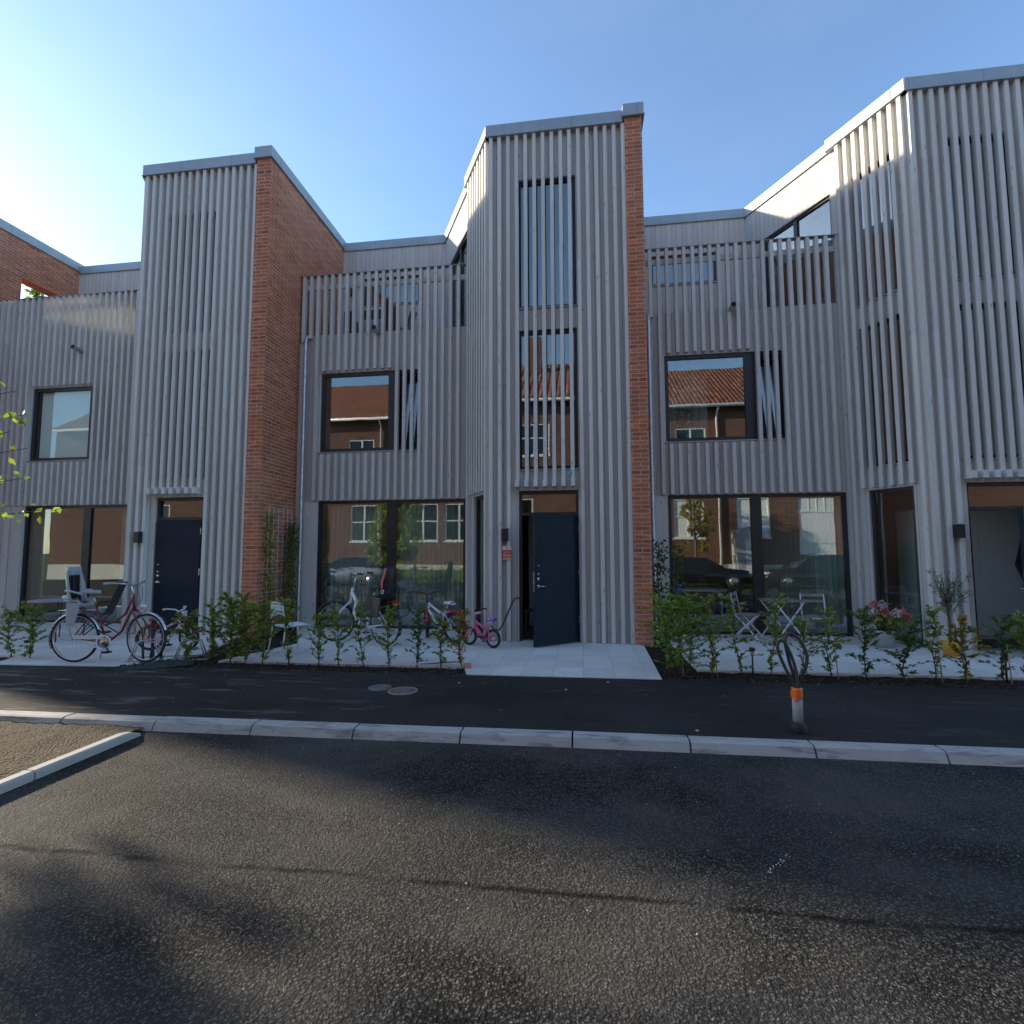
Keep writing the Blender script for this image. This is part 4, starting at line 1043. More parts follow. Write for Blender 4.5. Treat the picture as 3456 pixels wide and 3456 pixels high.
for s_ in (-1, 1): g.tube([(s_ * .235, -.25, 0), (s_ * .235, .2, .43), (s_ * .235, .41, 1.01)], .012, 7); g.tube([(s_ * .25, .35, 0), (s_ * .25, -.22, .43), (s_ * .25, -.26, .62), (s_ * .25, .26, .66)], .011, 7)
g.tube([(-.235, .41, 1.01), (.235, .41, 1.01)], .012, 7); g.build('frame', 'black', T)
T = thing('small_bowl', 'small dark bowl on the slab in front of the round garden table', 'bowl', (-9.75, 8.0, .012)); g = MB(); g.lathe((0, 0, 0), [(0, 0), (.045, 0), (.06, .04), (.052, .04), (.04, .01), (0, .01)], 18); g.build('bowl_body', 'black', T)

# balcony furniture behind the slats
T = thing('rattan_sofa', 'dark rattan sofa with pale cushions behind the balcony slats', 'sofa', (-4.95, 11.35, 6.12))
g = MB(); g.box(-.42, .48, -.35, .35, .1, .42); g.box(-.42, .48, .28, .38, .42, 1.42); g.box(-.5, -.42, -.35, .38, 0, 1.1); g.box(.48, .60, -.35, .38, 0, 1.35); g.build('sofa_frame', 'darkwood', T, .01)
for a, b in ((-.4, .02), (.06, .46)):
    g = MB(); g.box(a, b, -.33, .26, .43, .56); g.build('seat_cushion', 'cushion', T, .04)
    g = MB(); g.box(a, b, .14, .27, .60, 1.12); g.build('back_cushion', 'cushion', T, .04)
T = thing('deck_chair', 'folded dark deck chair beside the balcony sofa', 'chair', (-4.05, 11.2, 6.12))
for s_ in (-.02, .3):
    g = MB(); g.bar((-.1 , s_, 0), (.2, s_, 1.2), .03, .02); g.bar((.25, s_, 0), (-.15, s_, .85), .03, .02); g.build('leg', 'darkwood', T)
g = MB(); g.hexa([(-.1, 0, .3), (.2, 0, 1.18), (.2, .28, 1.18), (-.1, .28, .3), (-.12, 0, .32), (.18, 0, 1.2), (.18, .28, 1.2), (-.12, .28, .32)]); g.build('seat', 'cushion', T)
for z in (8.33, 7.70):
    T = thing('balcony_lamp', 'black square %s wall lamp above the balcony sofa' % ('upper' if z > 8 else 'lower'), 'lamp', (-5.86, 12.20, z)); g = MB(); g.box(-.06, .06, -.1, .03, -.09, .09); g.build('lamp_body', 'black', T, .01)

# ------------------------------------------------------------------ bicycles
def rotz(p, c, a):
    x, y = p[0] - c[0], p[1] - c[1]; return (c[0] + x * math.cos(a) - y * math.sin(a), c[1] + x * math.sin(a) + y * math.cos(a), p[2])
def bicycle(label, loc, heading, r, wb, o):
    T = thing('bicycle', label, 'bicycle', loc, R(heading)); st = R(o.get('steer', 0))
    ht = o.get('head_top', (wb - .30 * r / .35, r * 2.35)); hb = o.get('head_bot', (wb - .21 * r / .35, r * 1.72))
    bb = (wb * .42, r * .82); stp = o.get('seat', (wb * .20, r * 2.45)); tr = o.get('tr', .016); C_ = (hb[0] + .03, 0)
    def S(p): return rotz(p, C_, st)
    def wheel(cx, steer, nm):
        f = (lambda p: S(p)) if steer else (lambda p: p)
        tyr = o.get('tyre', .019)
        g = MB(); pts = [f((cx + (r - tyr - .016) * math.cos(a), 0, r + (r - tyr - .016) * math.sin(a))) for a in [2 * math.pi * i / 40 for i in range(40)]]
        g.tube(pts, .010, 6, closed=True); h0, h1 = f((cx, -.035, r)), f((cx, .035, r)); g.tube([h0, h1], .02, 8)
        ns = 28
        for i in range(ns):
            a = 2 * math.pi * i / ns; s_ = .03 if i % 2 else -.03
            g.tube([f((cx + .018 * math.cos(a + .8), s_, r + .018 * math.sin(a + .8))), f((cx + (r - tyr - .02) * math.cos(a), 0, r + (r - tyr - .02) * math.sin(a)))], .0012, 3, caps=False)
        w = g.build('wheel', o.get('rim', 'chrome'), T)
        g = MB(); pts = [f((cx + (r - tyr) * math.cos(a), 0, r + (r - tyr) * math.sin(a))) for a in [2 * math.pi * i / 44 for i in range(44)]]
        g.tube(pts, tyr, 8, closed=True); g.build('tyre', 'rubber', w)
        if o.get('whitewall'):
            g = MB(); q = r - tyr * 1.9
            for sd in (-.012, .012): g.tube([f((cx + q * math.cos(a), sd, r + q * math.sin(a))) for a in [2 * math.pi * i / 40 for i in range(40)]], .0035, 5, closed=True)
            g.build('whitewall', 'whitepaint', w)
        return w
    wheel(0, False, 'rear'); wheel(wb, True, 'front')
    H3 = lambda p: (p[0], 0, p[1])
    g = MB()
    sty = o.get('style', 'step')
    if sty == 'step':     # curved low step-through
        hm = (hb[0] * .98 + .0, hb[1] + .25 * (ht[1] - hb[1]))
        g.tube([H3(hm), (hm[0] - .12 * r / .35, 0, hm[1] - .26 * r / .35), (bb[0] + .22 * r / .35, 0, bb[1] + .16 * r / .35), (bb[0] + .06, 0, bb[1] + .02), H3(bb)], tr * 1.15, 9)
        if o.get('twin', True): g.tube([H3(ht), (ht[0] - .10, 0, ht[1] - .24 * r / .35), (bb[0] + .13, 0, bb[1] + .30 * r / .35), (bb[0] - .03, 0, bb[1] + .24 * r / .35)], tr, 9)
    elif sty == 'low':
        g.tube([H3(((ht[0] + hb[0]) / 2, (ht[1] + hb[1]) / 2 + .02)), (ht[0] - .10, 0, hb[1] - .02), (bb[0] + .28, 0, bb[1] + .22), (bb[0] + .14, 0, bb[1] + .05), (bb[0] + .03, 0, bb[1] - .01), (bb[0] - .22, 0, bb[1])], tr * 1.5, 10)
    else:
        g.tube([H3(hb), H3(bb)], tr * 1.4, 9); g.tube([H3((ht[0], ht[1] - .03)), (stp[0] + (bb[0] - stp[0]) * .45, 0, stp[1] + (bb[1] - stp[1]) * .45)], tr * 1.2, 9)
    g.tube([H3(hb), H3(ht)], tr * 1.25, 10); sp = (stp[0] + (bb[0] - stp[0]) * .22, stp[1] + (bb[1] - stp[1]) * .22)
    g.tube([H3(bb), H3(sp)], tr, 9)
    for s_ in (-1, 1): g.tube([(bb[0], s_ * .025, bb[1]), (0, s_ * .055, r)], tr * .6, 7); g.tube([(sp[0] + .01, s_ * .02, sp[1] - .06), (0, s_ * .055, r)], tr * .55, 7)
    g.build('frame', o['paint'], T)
    g = MB(); g.tube([H3(sp), H3(stp)], .012, 8); g.build('seat_post', 'chrome', T)
    g = MB()   # saddle: lofted sections
    L_ = .26 * o.get('ss', 1.0); secs = [(-.5, .085, .0), (-.35, .10, .012), (-.1, .075, .008), (.15, .035, .0), (.4, .024, .0), (.5, .010, -.006)]
    vs = []
    for (t_, hw, dz) in secs:
        for (a, b) in ((-1, -.03), (-.75, .012), (0, .022), (.75, .012), (1, -.03), (0, -.035)): vs.append((stp[0] - .02 + t_ * L_, a * hw * o.get('ss', 1), stp[1] + .045 + dz + b))
    n = 6; fs = [(i * n + k, i * n + (k + 1) % n, (i + 1) * n + (k + 1) % n, (i + 1) * n + k) for i in range(len(secs) - 1) for k in range(n)] + [tuple(range(n)), tuple(range((len(secs) - 1) * n, len(secs) * n))]
    g.grid(vs, fs); g.build('saddle', o.get('saddle', 'black'), T)
    g = MB()
    for s_ in (-1, 1): g.tube([S((hb[0], s_ * .03, hb[1])), S((hb[0] + .03, s_ * .05, hb[1] - .05)), S((wb - .03, s_ * .055, r + .12)), S((wb, s_ * .055, r))], tr * .7, 7)
    g.tube([S((hb[0], -.04, hb[1])), S((hb[0], .04, hb[1]))], tr * .9, 7); g.build('fork', o.get('fork', o['paint']), T)
    hw = o.get('hw', .29); hz = o.get('hz', ht[1] + .22); hx = ht[0] - .04; bk = o.get('back', .22)
    g = MB(); g.tube([S(H3(ht)), S((hx, 0, hz - .05))], .012, 8)
    g.tube([S((hx - bk, -hw, hz)), S((hx - bk * .45, -hw * .92, hz + .01)), S((hx + .04, -hw * .45, hz - .01)), S((hx + .02, 0, hz - .05)), S((hx + .04, hw * .45, hz - .01)), S((hx - bk * .45, hw * .92, hz + .01)), S((hx - bk, hw, hz))], .011, 8)
    g.build('handlebar', o.get('bar', 'chrome'), T)
    for s_ in (-1, 1):
        g = MB(); g.tube([S((hx - bk - .02, s_ * hw, hz)), S((hx - bk * .55, s_ * hw * .95, hz + .007))], .017, 8); g.build('grip', o.get('grip', 'black'), T)
    # crank, chain guard, pedals
    g = MB(); g.lathe((bb[0], -.045, bb[1]), [(.0, 0), (.085 * r / .35, 0), (.09 * r / .35, .006), (0, .008)], 24, axis='y'); g.build('chainring', 'chrome', T)
    if o.get('guard'):
        g = MB(); q = .10 * r / .35
        pts = [(bb[0] + q * math.cos(a), -.055, bb[1] + q * math.sin(a)) for a in [math.pi * 2 * i / 28 for i in range(28)]]
        g.tube(pts, .012, 6, closed=True); g.hexa([(bb[0], -.062, bb[1] + q - .05), (0, -.062, r - .01), (0, -.048, r - .01), (bb[0], -.048, bb[1] + q - .05), (bb[0], -.062, bb[1] + q), (0, -.062, r + .05), (0, -.048, r + .05), (bb[0], -.048, bb[1] + q)])
        g.hexa([(bb[0], -.062, bb[1] - q), (0, -.062, r - .05), (0, -.048, r - .05), (bb[0], -.048, bb[1] - q), (bb[0], -.062, bb[1] - q + .022), (0, -.062, r - .03), (0, -.048, r - .03), (bb[0], -.048, bb[1] - q + .022)])
        g.build('chain_guard', o['guard'], T)
    cl = .16 * r / .35
    for s_, a in ((-1, -.9), (1, 2.24)):
        g = MB(); e = (bb[0] + cl * math.cos(a), s_ * .07, bb[1] + cl * math.sin(a)); g.tube([(bb[0], s_ * .06, bb[1]), e], .009, 6); g.box(e[0] - .045, e[0] + .045, min(e[1], e[1] + s_ * .09), max(e[1], e[1] + s_ * .09), e[2] - .012, e[2] + .012); g.build('pedal', 'black', T)
    def fender(cx, a0, a1, steer, m):
        f = S if steer else (lambda p: p); q = r + .018; g = MB(); vs = []; N_ = 22
        for i in range(N_ + 1):
            a = a0 + (a1 - a0) * i / N_
            for (w_, dr) in ((-.026, -.008), (-.014, .006), (.014, .006), (.026, -.008)): vs.append(f((cx + (q + dr) * math.cos(a), w_, r + (q + dr) * math.sin(a))))
        g.grid(vs, [(i * 4 + k, i * 4 + k + 1, i * 4 + k + 5, i * 4 + k + 4) for i in range(N_) for k in range(3)])
        for s_ in (-1, 1): am = a1 - .3 if not steer else a0 + .3; 
        am = R(165) if not steer else R(-5)
        if not steer or True:
            for s_ in (-1, 1): g.tube([f((cx, s_ * .05, r)), f((cx + q * math.cos(am if steer else R(160)), s_ * .02, r + q * math.sin(am if steer else R(160))))], .0025, 4)
        ob = g.build('mudguard', m, T); return ob
    if o.get('fender'): fender(0, R(20), R(205), False, o['fender']); fender(wb, R(-10) if False else R(20), R(165), True, o['fender'])
    if o.get('rack'):
        z = r * 2 + .05; g = MB(); x1 = stp[0] + (bb[0] - stp[0]) * .3
        for y_ in (-.06, -.03, 0, .03, .06): g.tube([(x1 + .02, y_, z), (-.22 * r / .35, y_, z)], .0045, 5)
        g.tube([(-.22 * r / .35, -.06, z), (-.22 * r / .35, .06, z)], .005, 5)
        for s_ in (-1, 1): g.tube([(-.12 * r / .35, s_ * .06, z), (0, s_ * .06, r)], .0045, 5)
        g.build('luggage_rack', o['rack'], T)
    g = MB(); g.tube([(bb[0] - .08, .05, bb[1] - .01), (bb[0] - .20, .17, .01)], .008, 6); 
    if o.get('stand', True): g.build('kickstand', 'chrome', T)
    return T, dict(ht=ht, hb=hb, bb=bb, seat=stp, hz=hz, hx=hx, S=S, wb=wb, r=r)

T, q = bicycle('maroon ladies bicycle with pale blue grey child seat parked in the wheel rack', (-7.33, 6.67, .012), 9, .35, 1.06,
    dict(paint='maroon', whitewall=True, fender='chrome', guard='whitepaint', saddle='seatgrey', grip='seatgrey', rack='chrome', steer=-14, head_top=(.80, .93), head_bot=(.83, .74), seat=(.22, .97), hz=1.14, back=.16, hw=.28, tr=.015))
def childseat(T, x, z, shell, pad, s_=1.0, straps='black'):
    g = MB()   # back shell
    prof = [(-.02, .0), (-.05, .12), (-.085, .30), (-.10, .46), (-.085, .54)]
    vs = []; N_ = 10
    for (dx, dz) in prof:
        hw = .15 if dz < .4 else .13 if dz < .5 else .09
        for i in range(N_ + 1):
            a = -1 + 2 * i / N_; vs.append((x + dx + .12 * a * a * (1 if dz < .35 else .8), a * hw, z + dz))
    fs = [(j * (N_ + 1) + i, j * (N_ + 1) + i + 1, (j + 1) * (N_ + 1) + i + 1, (j + 1) * (N_ + 1) + i) for j in range(len(prof) - 1) for i in range(N_)]
    g.grid(vs, fs); vs = []
    for (dx, dz) in ((-.02, 0), (.08, -.01), (.18, .0), (.21, -.03)):
        for i in range(N_ + 1): a = -1 + 2 * i / N_; vs.append((x + dx, a * .15, z + dz + .06 * a * a * (1 if dx < .2 else 0)))
    g.grid(vs, [(j * (N_ + 1) + i, j * (N_ + 1) + i + 1, (j + 1) * (N_ + 1) + i + 1, (j + 1) * (N_ + 1) + i) for j in range(3) for i in range(N_)])
    sh = g.build('child_seat', shell, T); so = sh.modifiers.new('thick', 'SOLIDIFY'); so.thickness = .02; so.offset = 0
    for sd in (-1, 1):
        g = MB(); g.hexa([(x + .06, sd * .165, z - .30), (x + .17, sd * .165, z - .30), (x + .17, sd * .19, z - .30), (x + .06, sd * .19, z - .30), (x + .03, sd * .14, z + .02), (x + .22, sd * .14, z + .02), (x + .22, sd * .165, z + .02), (x + .03, sd * .165, z + .02)]); g.build('leg_guard', shell, sh, .01)
        g = MB(); g.tube([(x + .0, sd * .15, z + .2), (x + .1, sd * .17, z + .19), (x + .24, sd * .15, z + .15)], .016, 8); g.build('armrest', shell, sh)
    g = MB(); g.box(x - .03, x + .0, -.09, .09, z + .08, z + .42); g.box(x + .0, x + .15, -.1, .1, z + .0, z + .03); pd = g.build('padding', pad, sh, .015)
    g = MB()
    for sd in (-1, 1): g.tube([(x + .02, sd * .05, z + .42), (x + .035, sd * .045, z + .2), (x + .1, 0, z + .06)], .011, 5)
    g.build('strap', straps, sh)
    g = MB()
    for sd in (-1, 1): g.tube([(x + .05, sd * .04, z - .01), (x + .18, sd * .04, z - .10), (x + .28, sd * .03, z - .12)], .008, 6)
    g.build('bracket', 'black', sh)
childseat(T, -.06, .84, 'seatgrey', 'black')
g = MB(); g.box(-.10, .06, -.06, .06, .70, .735); g.build('blue_pad', 'lightblue', T, .01)
g = MB(); p = q['S']; g.lathe(p((.99, 0, .80)), [(0, -.035), (.035, -.03), (.03, .04), (0, .045)], 14, axis='y'); g.build('headlight', 'whitepaint', T)
g = MB(); g.box(1.02, 1.055, -.075, -.068, .36, .42); g.build('wheel_reflector', 'orange', T)
g = MB()
for dy in (-.02, .02): g.tube([p((.77, dy, 1.12)), p((.90, dy * 2, 1.08)), p((.93, dy, .92)), p((.87, 0, .80))], .003, 5)
g.build('brake_cable', 'black', T)

T, q = bicycle('small pink and white kids bicycle with a red saddle behind the wheel rack', (-6.98, 7.62, .012), 20, .20, .60,
    dict(paint='palepink', rim='lightblue', saddle='red', grip='palepink', bar='whitepaint', steer=-25, head_top=(.40, .50), head_bot=(.43, .40), seat=(.10, .46), hz=.66, back=.07, hw=.20, tr=.015, fender='red', style='dia', ss=.72, tyre=.022, fork='whitepaint'))
g = MB(); g.box(.46, .50, -.07, .07, .53, .62); g.build('number_plate', 'whitepaint', T, .005)
g = MB(); g.box(-.10, .16, -.052, -.045, .12, .20); g.build('chain_guard', 'palepink', T, .004)

T, q = bicycle('white step through bicycle with a black child seat in front of the large window', (-3.32, 8.45, .012), 157, .35, 1.12,
    dict(paint='whitepaint', style='low', steer=28, fender='black', saddle='black', rack='black', grip='black', rim='chrome', head_top=(.80, .95), head_bot=(.83, .74), seat=(.24, .90), hz=1.20, back=.20, hw=.28, tr=.02, twin=False))
childseat(T, -.08, .80, 'black', 'darkwood', straps='strap')
g = MB(); g.box(.04, .32, .08, .16, .48, .84); g.build('pannier_bag', 'darkwood', T, .03)
g = MB(); g.box(-.24, -.20, -.05, .05, .70, .76); g.build('tail_light', 'taillamp', T, .005)
g = MB(); g.torus((-.10, .175, .92), .03, .008, 'y', 18, 6); g.build('seat_reflector', 'headlamp', T)
g = MB(); g.tube([(-.12, .13, 1.31), (-.11, .15, 1.2), (-.07, .16, 1.08), (-.08, .17, .97)], .017, 7); g.build('side_strap', 'strap', T)

T, q = bicycle('red and white kids bicycle with brown grips facing the street', (-2.22, 8.86, .012), 152, .26, .82,
    dict(paint='whitepaint', fork='red', fender='red', steer=-48, saddle='whitepaint', rack='red', grip='brownleather', bar='black', rim='black', head_top=(.60, .66), head_bot=(.63, .54), seat=(.16, .64), hz=.86, back=.08, hw=.27, tr=.017, style='dia', tyre=.026, ss=.85))
T, q = bicycle('tiny pink bicycle with purple saddle and a black push handle', (-1.46, 8.46, .012), 150, .155, .52,
    dict(paint='pink', steer=10, saddle='purple', grip='black', bar='black', rim='whitepaint', head_top=(.36, .42), head_bot=(.39, .33), seat=(.07, .42), hz=.60, back=.02, hw=.17, tr=.018, style='dia', tyre=.024, ss=.72, guard='pink', stand=False))
g = MB(); g.tube([(.05, 0, .36), (-.03, 0, .30), (-.12, 0, .30), (-.19, 0, .38), (-.42, 0, .80), (-.47, 0, .84), (-.58, 0, .84)], .013, 8); g.build('push_handle', 'black', T)
g = MB(); g.tube([(.33, -.08, .55), (.33, .08, .55)], .022, 8); g.build('bar_pad', 'palepink', T)
g = MB(); g.lathe((.06, 0, .455), [(.001, .03), (.045, .02), (.05, 0)], 14); g.build('saddle_top', 'palepink', T)

# wheel rack, netting
T = thing('wheel_rack', 'galvanised bicycle rack holding the maroon bicycle front wheel', 'bicycle rack', (-6.34, 6.86, .012), R(14))
g = MB()
for dx in (0, .62):
    for s_ in (-.035, .035):
        g.tube([(dx - .22, s_, .02), (dx - .13, s_, .27), (dx - .05, s_, .30), (dx + .05, s_, .30), (dx + .13, s_, .27), (dx + .22, s_, .02)], .009, 7)
g.tube([(-.26, -.04, .015), (-.26, .30, .015), (.86, .30, .015), (.86, -.04, .015)], .011, 7, closed=True)
g.build('hoop', 'galv', T)
g = MB()
for dx in (0, .14): g.tube([(dx - .07 + .02, .02, .02), (dx - .07, .02, .3), (dx - .05, .02, .46), (dx, .02, .52), (dx + .05, .02, .46), (dx + .07, .02, .3), (dx + .05, .02, .02)], .017, 8)
g.build('lock_loop', 'cable', T)
r = random.Random(3)
T = thing('netting_heap', 'crumpled dark green netting lying under the wheel rack', 'netting', (-6.15, 6.48, .004))
g = MB(); vs = []; fs = []; nn = 34
for j in range(16):
    for i in range(nn):
        u = i / (nn - 1); v = j / 15 - .5
        wd = .05 + .24 * max(0, math.sin(u * math.pi)) ** .8
        x = -.28 + u * .92 + r.uniform(-.02, .02); y = -.16 + u * .50 + v * wd + r.uniform(-.012, .012); z = max(0.001, (.02 + .13 * u * (1.3 - u)) * (1 - (2 * v) ** 2) * (.25 + 1.1 * r.random()))
        vs.append((x, y, z))
fs = [(j * nn + i, j * nn + i + 1, (j + 1) * nn + i + 1, (j + 1) * nn + i) for j in range(15) for i in range(nn - 1)]
g.grid(vs, fs); g.build('netting', 'mesh', T)

# ------------------------------------------------------------------ pavement things
T = thing('cable_post', 'grey plastic conduit stub with black cable loops and orange tape', 'cable post', (1.88, 4.96, .0))
g = MB(); g.tube([(0, 0, .02), (0, 0, .33)], .040, 20); 
for i in range(24): a = 2 * math.pi * i / 24; g.tube([(.040 * math.cos(a), .040 * math.sin(a), .08), (.040 * math.cos(a), .040 * math.sin(a), .33)], .0025, 4)
g.build('conduit', 'conduit', T)
g = MB(); g.lathe((-.005, -.01, 0), [(.0, .095), (.045, .09), (.062, .07), (.068, .04), (.058, .01), (.05, 0)], 20); g.build('rubber_foot', 'rubber', T)
g = MB(); g.lathe((0, 0, 0), [(.043, .29), (.046, .31), (.047, .33), (.044, .365), (.048, .38), (.03, .385)], 18)
for a in (.5, 2.2, 3.9): g.hexa([(.05 * math.cos(a), .05 * math.sin(a), .27), (.05 * math.cos(a + .5), .05 * math.sin(a + .5), .26 + .02), (.047 * math.cos(a + .5), .047 * math.sin(a + .5), .29), (.047 * math.cos(a), .047 * math.sin(a), .27), (.053 * math.cos(a), .053 * math.sin(a), .35), (.053 * math.cos(a + .5), .053 * math.sin(a + .5), .35), (.047 * math.cos(a + .5), .047 * math.sin(a + .5), .35), (.047 * math.cos(a), .047 * math.sin(a), .35)])
g.build('tape', 'orange', T)
def bez(P_, n=22):
    out = []; P_ = [Vector(p) for p in P_]; Q = [P_[0]] + P_ + [P_[-1]]
    for i in range(1, len(Q) - 2):
        for k in range(n // 3):
            t = k / (n // 3); a, b, c, d = Q[i - 1:i + 3]
            out.append(.5 * ((2 * b) + (c - a) * t + (2 * a - 5 * b + 4 * c - d) * t * t + (3 * b - a - 3 * c + d) * t ** 3))
    out.append(P_[-1]); return out
for pts in ([(-.015, 0, .40), (-.03, 0, .5), (-.12, .01, .66), (-.19, .02, .85), (-.185, .02, .93), (-.145, .02, .955), (-.09, .01, .91), (-.02, 0, .72), (.005, -.01, .55), (.0, -.01, .40)],
            [(.02, .01, .40), (.035, .01, .5), (.11, 0, .66), (.135, 0, .80), (.085, .01, .95), (-.01, .02, 1.03), (-.08, .02, 1.02), (-.10, .02, .93), (-.06, .02, .72), (-.01, .01, .54), (-.012, .01, .40)]):
    pts = [(x * .72, y, .345 + (z - .40) * .80) for x, y, z in pts]; g = MB(); g.tube(bez(pts), .0145, 9); g.build('cable_loop', 'cable', T)
for (x, y, rr, lab) in ((-2.38, 5.93, .135, 'smaller round iron cover in the pavement asphalt'), (-2.06, 5.82, .17, 'larger round iron manhole cover in the pavement asphalt')):
    T = thing('manhole_cover', lab, 'manhole cover', (x, y, .0))
    g = MB(); g.lathe((0, 0, 0), [(rr, -.01), (rr, .006), (rr * .93, .007), (rr * .93, .003), (rr * .88, .003)], 40); g.build('rim', 'stone' if rr > .15 else 'castiron', T)
    g = MB(); pr = [(rr * .88, .003), (rr * .87, .007)]
    for k in range(7, 0, -1): pr += [(rr * k * .12, .007), (rr * (k * .12 - .02), .004), (rr * (k * .12 - .05), .004), (rr * (k * .12 - .06), .007)]
    g.lathe((0, 0, 0), pr + [(0, .007)], 40)
    for i in range(10): a = .63 * i; g.box(rr * .6 * math.cos(a) - .01, rr * .6 * math.cos(a) + .01, rr * .6 * math.sin(a) - .01, rr * .6 * math.sin(a) + .01, .005, .010)
    g.build('lid', 'castiron', T)
T = thing('brick_stone', 'pinkish broken brick at the front corner of the slab', 'brick', (-1.57, 7.0, .0), R(20)); g = MB(); g.box(-.055, .055, -.04, .04, 0, .075); g.build('stone_body', 'stone', T, .02)
T = thing('bark_piece', 'thin brown stick lying behind the hedge shrubs near the slab corner', 'stick', (-2.0, 7.12, .02)); g = MB(); g.tube([(-.28, 0, .0), (-.05, .03, .012), (.2, .06, .03), (.27, .05, .035)], [.004, .008, .009, .004], 7); g.build('stick_body', 'stem', T)
for (x, y, lab) in ((2.20, 7.20, 'small black solar garden light in front of the bistro table'), (5.12, 7.14, 'black garden light stake in front of the right door')):
    T = thing('garden_light', lab, 'garden light', (x, y, -.01))
    g = MB(); g.tube([(0, 0, 0), (0, 0, .24)], .011, 8); g.build('stake', 'black', T)
    g = MB(); g.lathe((0, 0, 0), [(.02, .24), (.03, .30), (0, .30)], 14); g.build('lens', 'conduit', T)
    g = MB(); g.lathe((0, 0, 0), [(.038, .30), (.04, .335), (.0, .345)], 14); g.build('lamp_cap', 'black', T)

# ------------------------------------------------------------------ across the street (seen in the glass)
T = thing('brick_house', 'long brick house with red tiled roof across the street mirrored in the windows', 'house', (0, -8, 0))
X0, X1 = -34, 36
gx = [(-30 + i * 3.75) for i in range(17)]
ops = []
for x in (-25.2, -21.3, -17.4, -13.55, -9.95, -7.8, -4.2, 1.2): ops += [(x, x + 1.72, 2.2, 4.35)]
for x in (5.0, 8.3): ops += [(x, x + 1.62, 2.3, 4.4)]
for x in (-25.2, -21.3, -17.4, -13.77, -9.8, -6.6, -3.2, 1.0, 5.2, 9.0, 14.0, 18.0): ops += [(x, x + 1.6, 6.6, 8.3)]
fQ = Fr((0, -8), (1, 0), (0, 1)); g = MB(); fQ.wall(g, X0, X1, .85, 9.5, ops + [(11.4, 13.15, 1.4, 4.4)], depth=.14); 
g.face([(X0, -8, 0), (X0, -19, 0), (X0, -19, 9.5), (X0, -8, 9.5)]); g.face([(X1, -8, 0), (X1, -19, 0), (X1, -19, 9.5), (X1, -8, 9.5)])
o = g.build('wall', 'oldbrick', T); o.location = (0, 8, 0)
g = MB(); fQ.box(g, X0, X1, -.1, .85, -.1, .04); o = g.build('plinth', 'concrete', T); o.location = (0, 8, 0)
for oi, (a, b, c, d) in enumerate(ops):
    g = MB(); w_ = .07
    for (p, q_, r_, s_) in ((a, a + w_, c, d), (b - w_, b, c, d), (a + w_, b - w_, c, c + w_), (a + w_, b - w_, d - w_, d), ((a + b) / 2 - .05, (a + b) / 2 + .05, c + w_, d - w_)): fQ.box(g, p, q_, r_, s_, -.10, -.02)
    fQ.box(g, a + w_, (a + b) / 2 - .05, (c + d) / 2 + .05, (c + d) / 2 + .12, -.09, -.03); fQ.box(g, (a + b) / 2 + .05, b - w_, (c + d) / 2 + .05, (c + d) / 2 + .12, -.09, -.03)
    fQ.box(g, a - .05, b + .05, c - .08, c - .002, -.05, .05)
    o = g.build('window', 'whitepaint', T); o.location = (0, 8, 0)
    g = MB(); fQ.box(g, a + w_, b - w_, c + w_, d - w_, -.08, -.075); p_ = g.build('pane', 'blind' if (a in (5.0, 8.3)) else 'carglass', o)
g = MB()
g.face([(X0 - .3, -7.5, 9.42), (X1 + .3, -7.5, 9.42), (X1 + .3, -13.5, 13.5), (X0 - .3, -13.5, 13.5)]); g.face([(X0 - .3, -19.5, 9.42), (X1 + .3, -19.5, 9.42), (X1 + .3, -13.5, 13.5), (X0 - .3, -13.5, 13.5)])
o = g.build('roof', 'tiles', T); o.location = (0, 8, 0)
g = MB(); g.tube([(X0, -7.45, 9.42), (X1, -7.45, 9.42)], .09, 10)
for x in (-26, -11.7, 7.39, 22): g.tube([(x, -7.45, 9.4), (x, -7.9, 9.0), (x, -7.9, .3)], .06, 8)
o = g.build('gutter', 'whitepaint', T); o.location = (0, 8, 0)
g = MB(); fQ.box(g, 11.4, 13.15, 1.4, 4.4, -.12, -.05); 
for x in (11.9, 12.3, 12.7): fQ.box(g, x, x + .04, 3.7, 4.4, -.05, -.03)
fQ.box(g, 11.4, 13.15, 3.6, 3.66, -.05, -.02); fQ.box(g, 11.4, 13.15, 1.95, 2.0, -.05, -.02)
d_ = g.build('loading_door', 'whitepaint', T); d_.location = (0, 8, 0)
g = MB(); g.box(-3, -2.3, -12.4, -11.7, 12.3, 14.6); g.box(-28, -27.3, -12.4, -11.7, 12.3, 14.6); o = g.build('chimney', 'oldbrick', T); o.location = (0, 8, 0)
T = thing('porch_shed', 'pale grey shed with a door against the brick house across the street', 'shed', (8.5, -7.3, 0))
g = MB(); g.hexa([(-.55, -.6, 0), (.6, -.6, 0), (.6, .3, 0), (-.55, .3, 0), (-.55, -.6, 2.6), (.6, -.6, 3.0), (.6, .3, 3.0), (-.55, .3, 2.6)]); g.build('shed_body', 'conduit', T); g = MB(); g.box(-.1, .5, .3, .33, .1, 2.1); g.build('door', 'whitemetal', T)
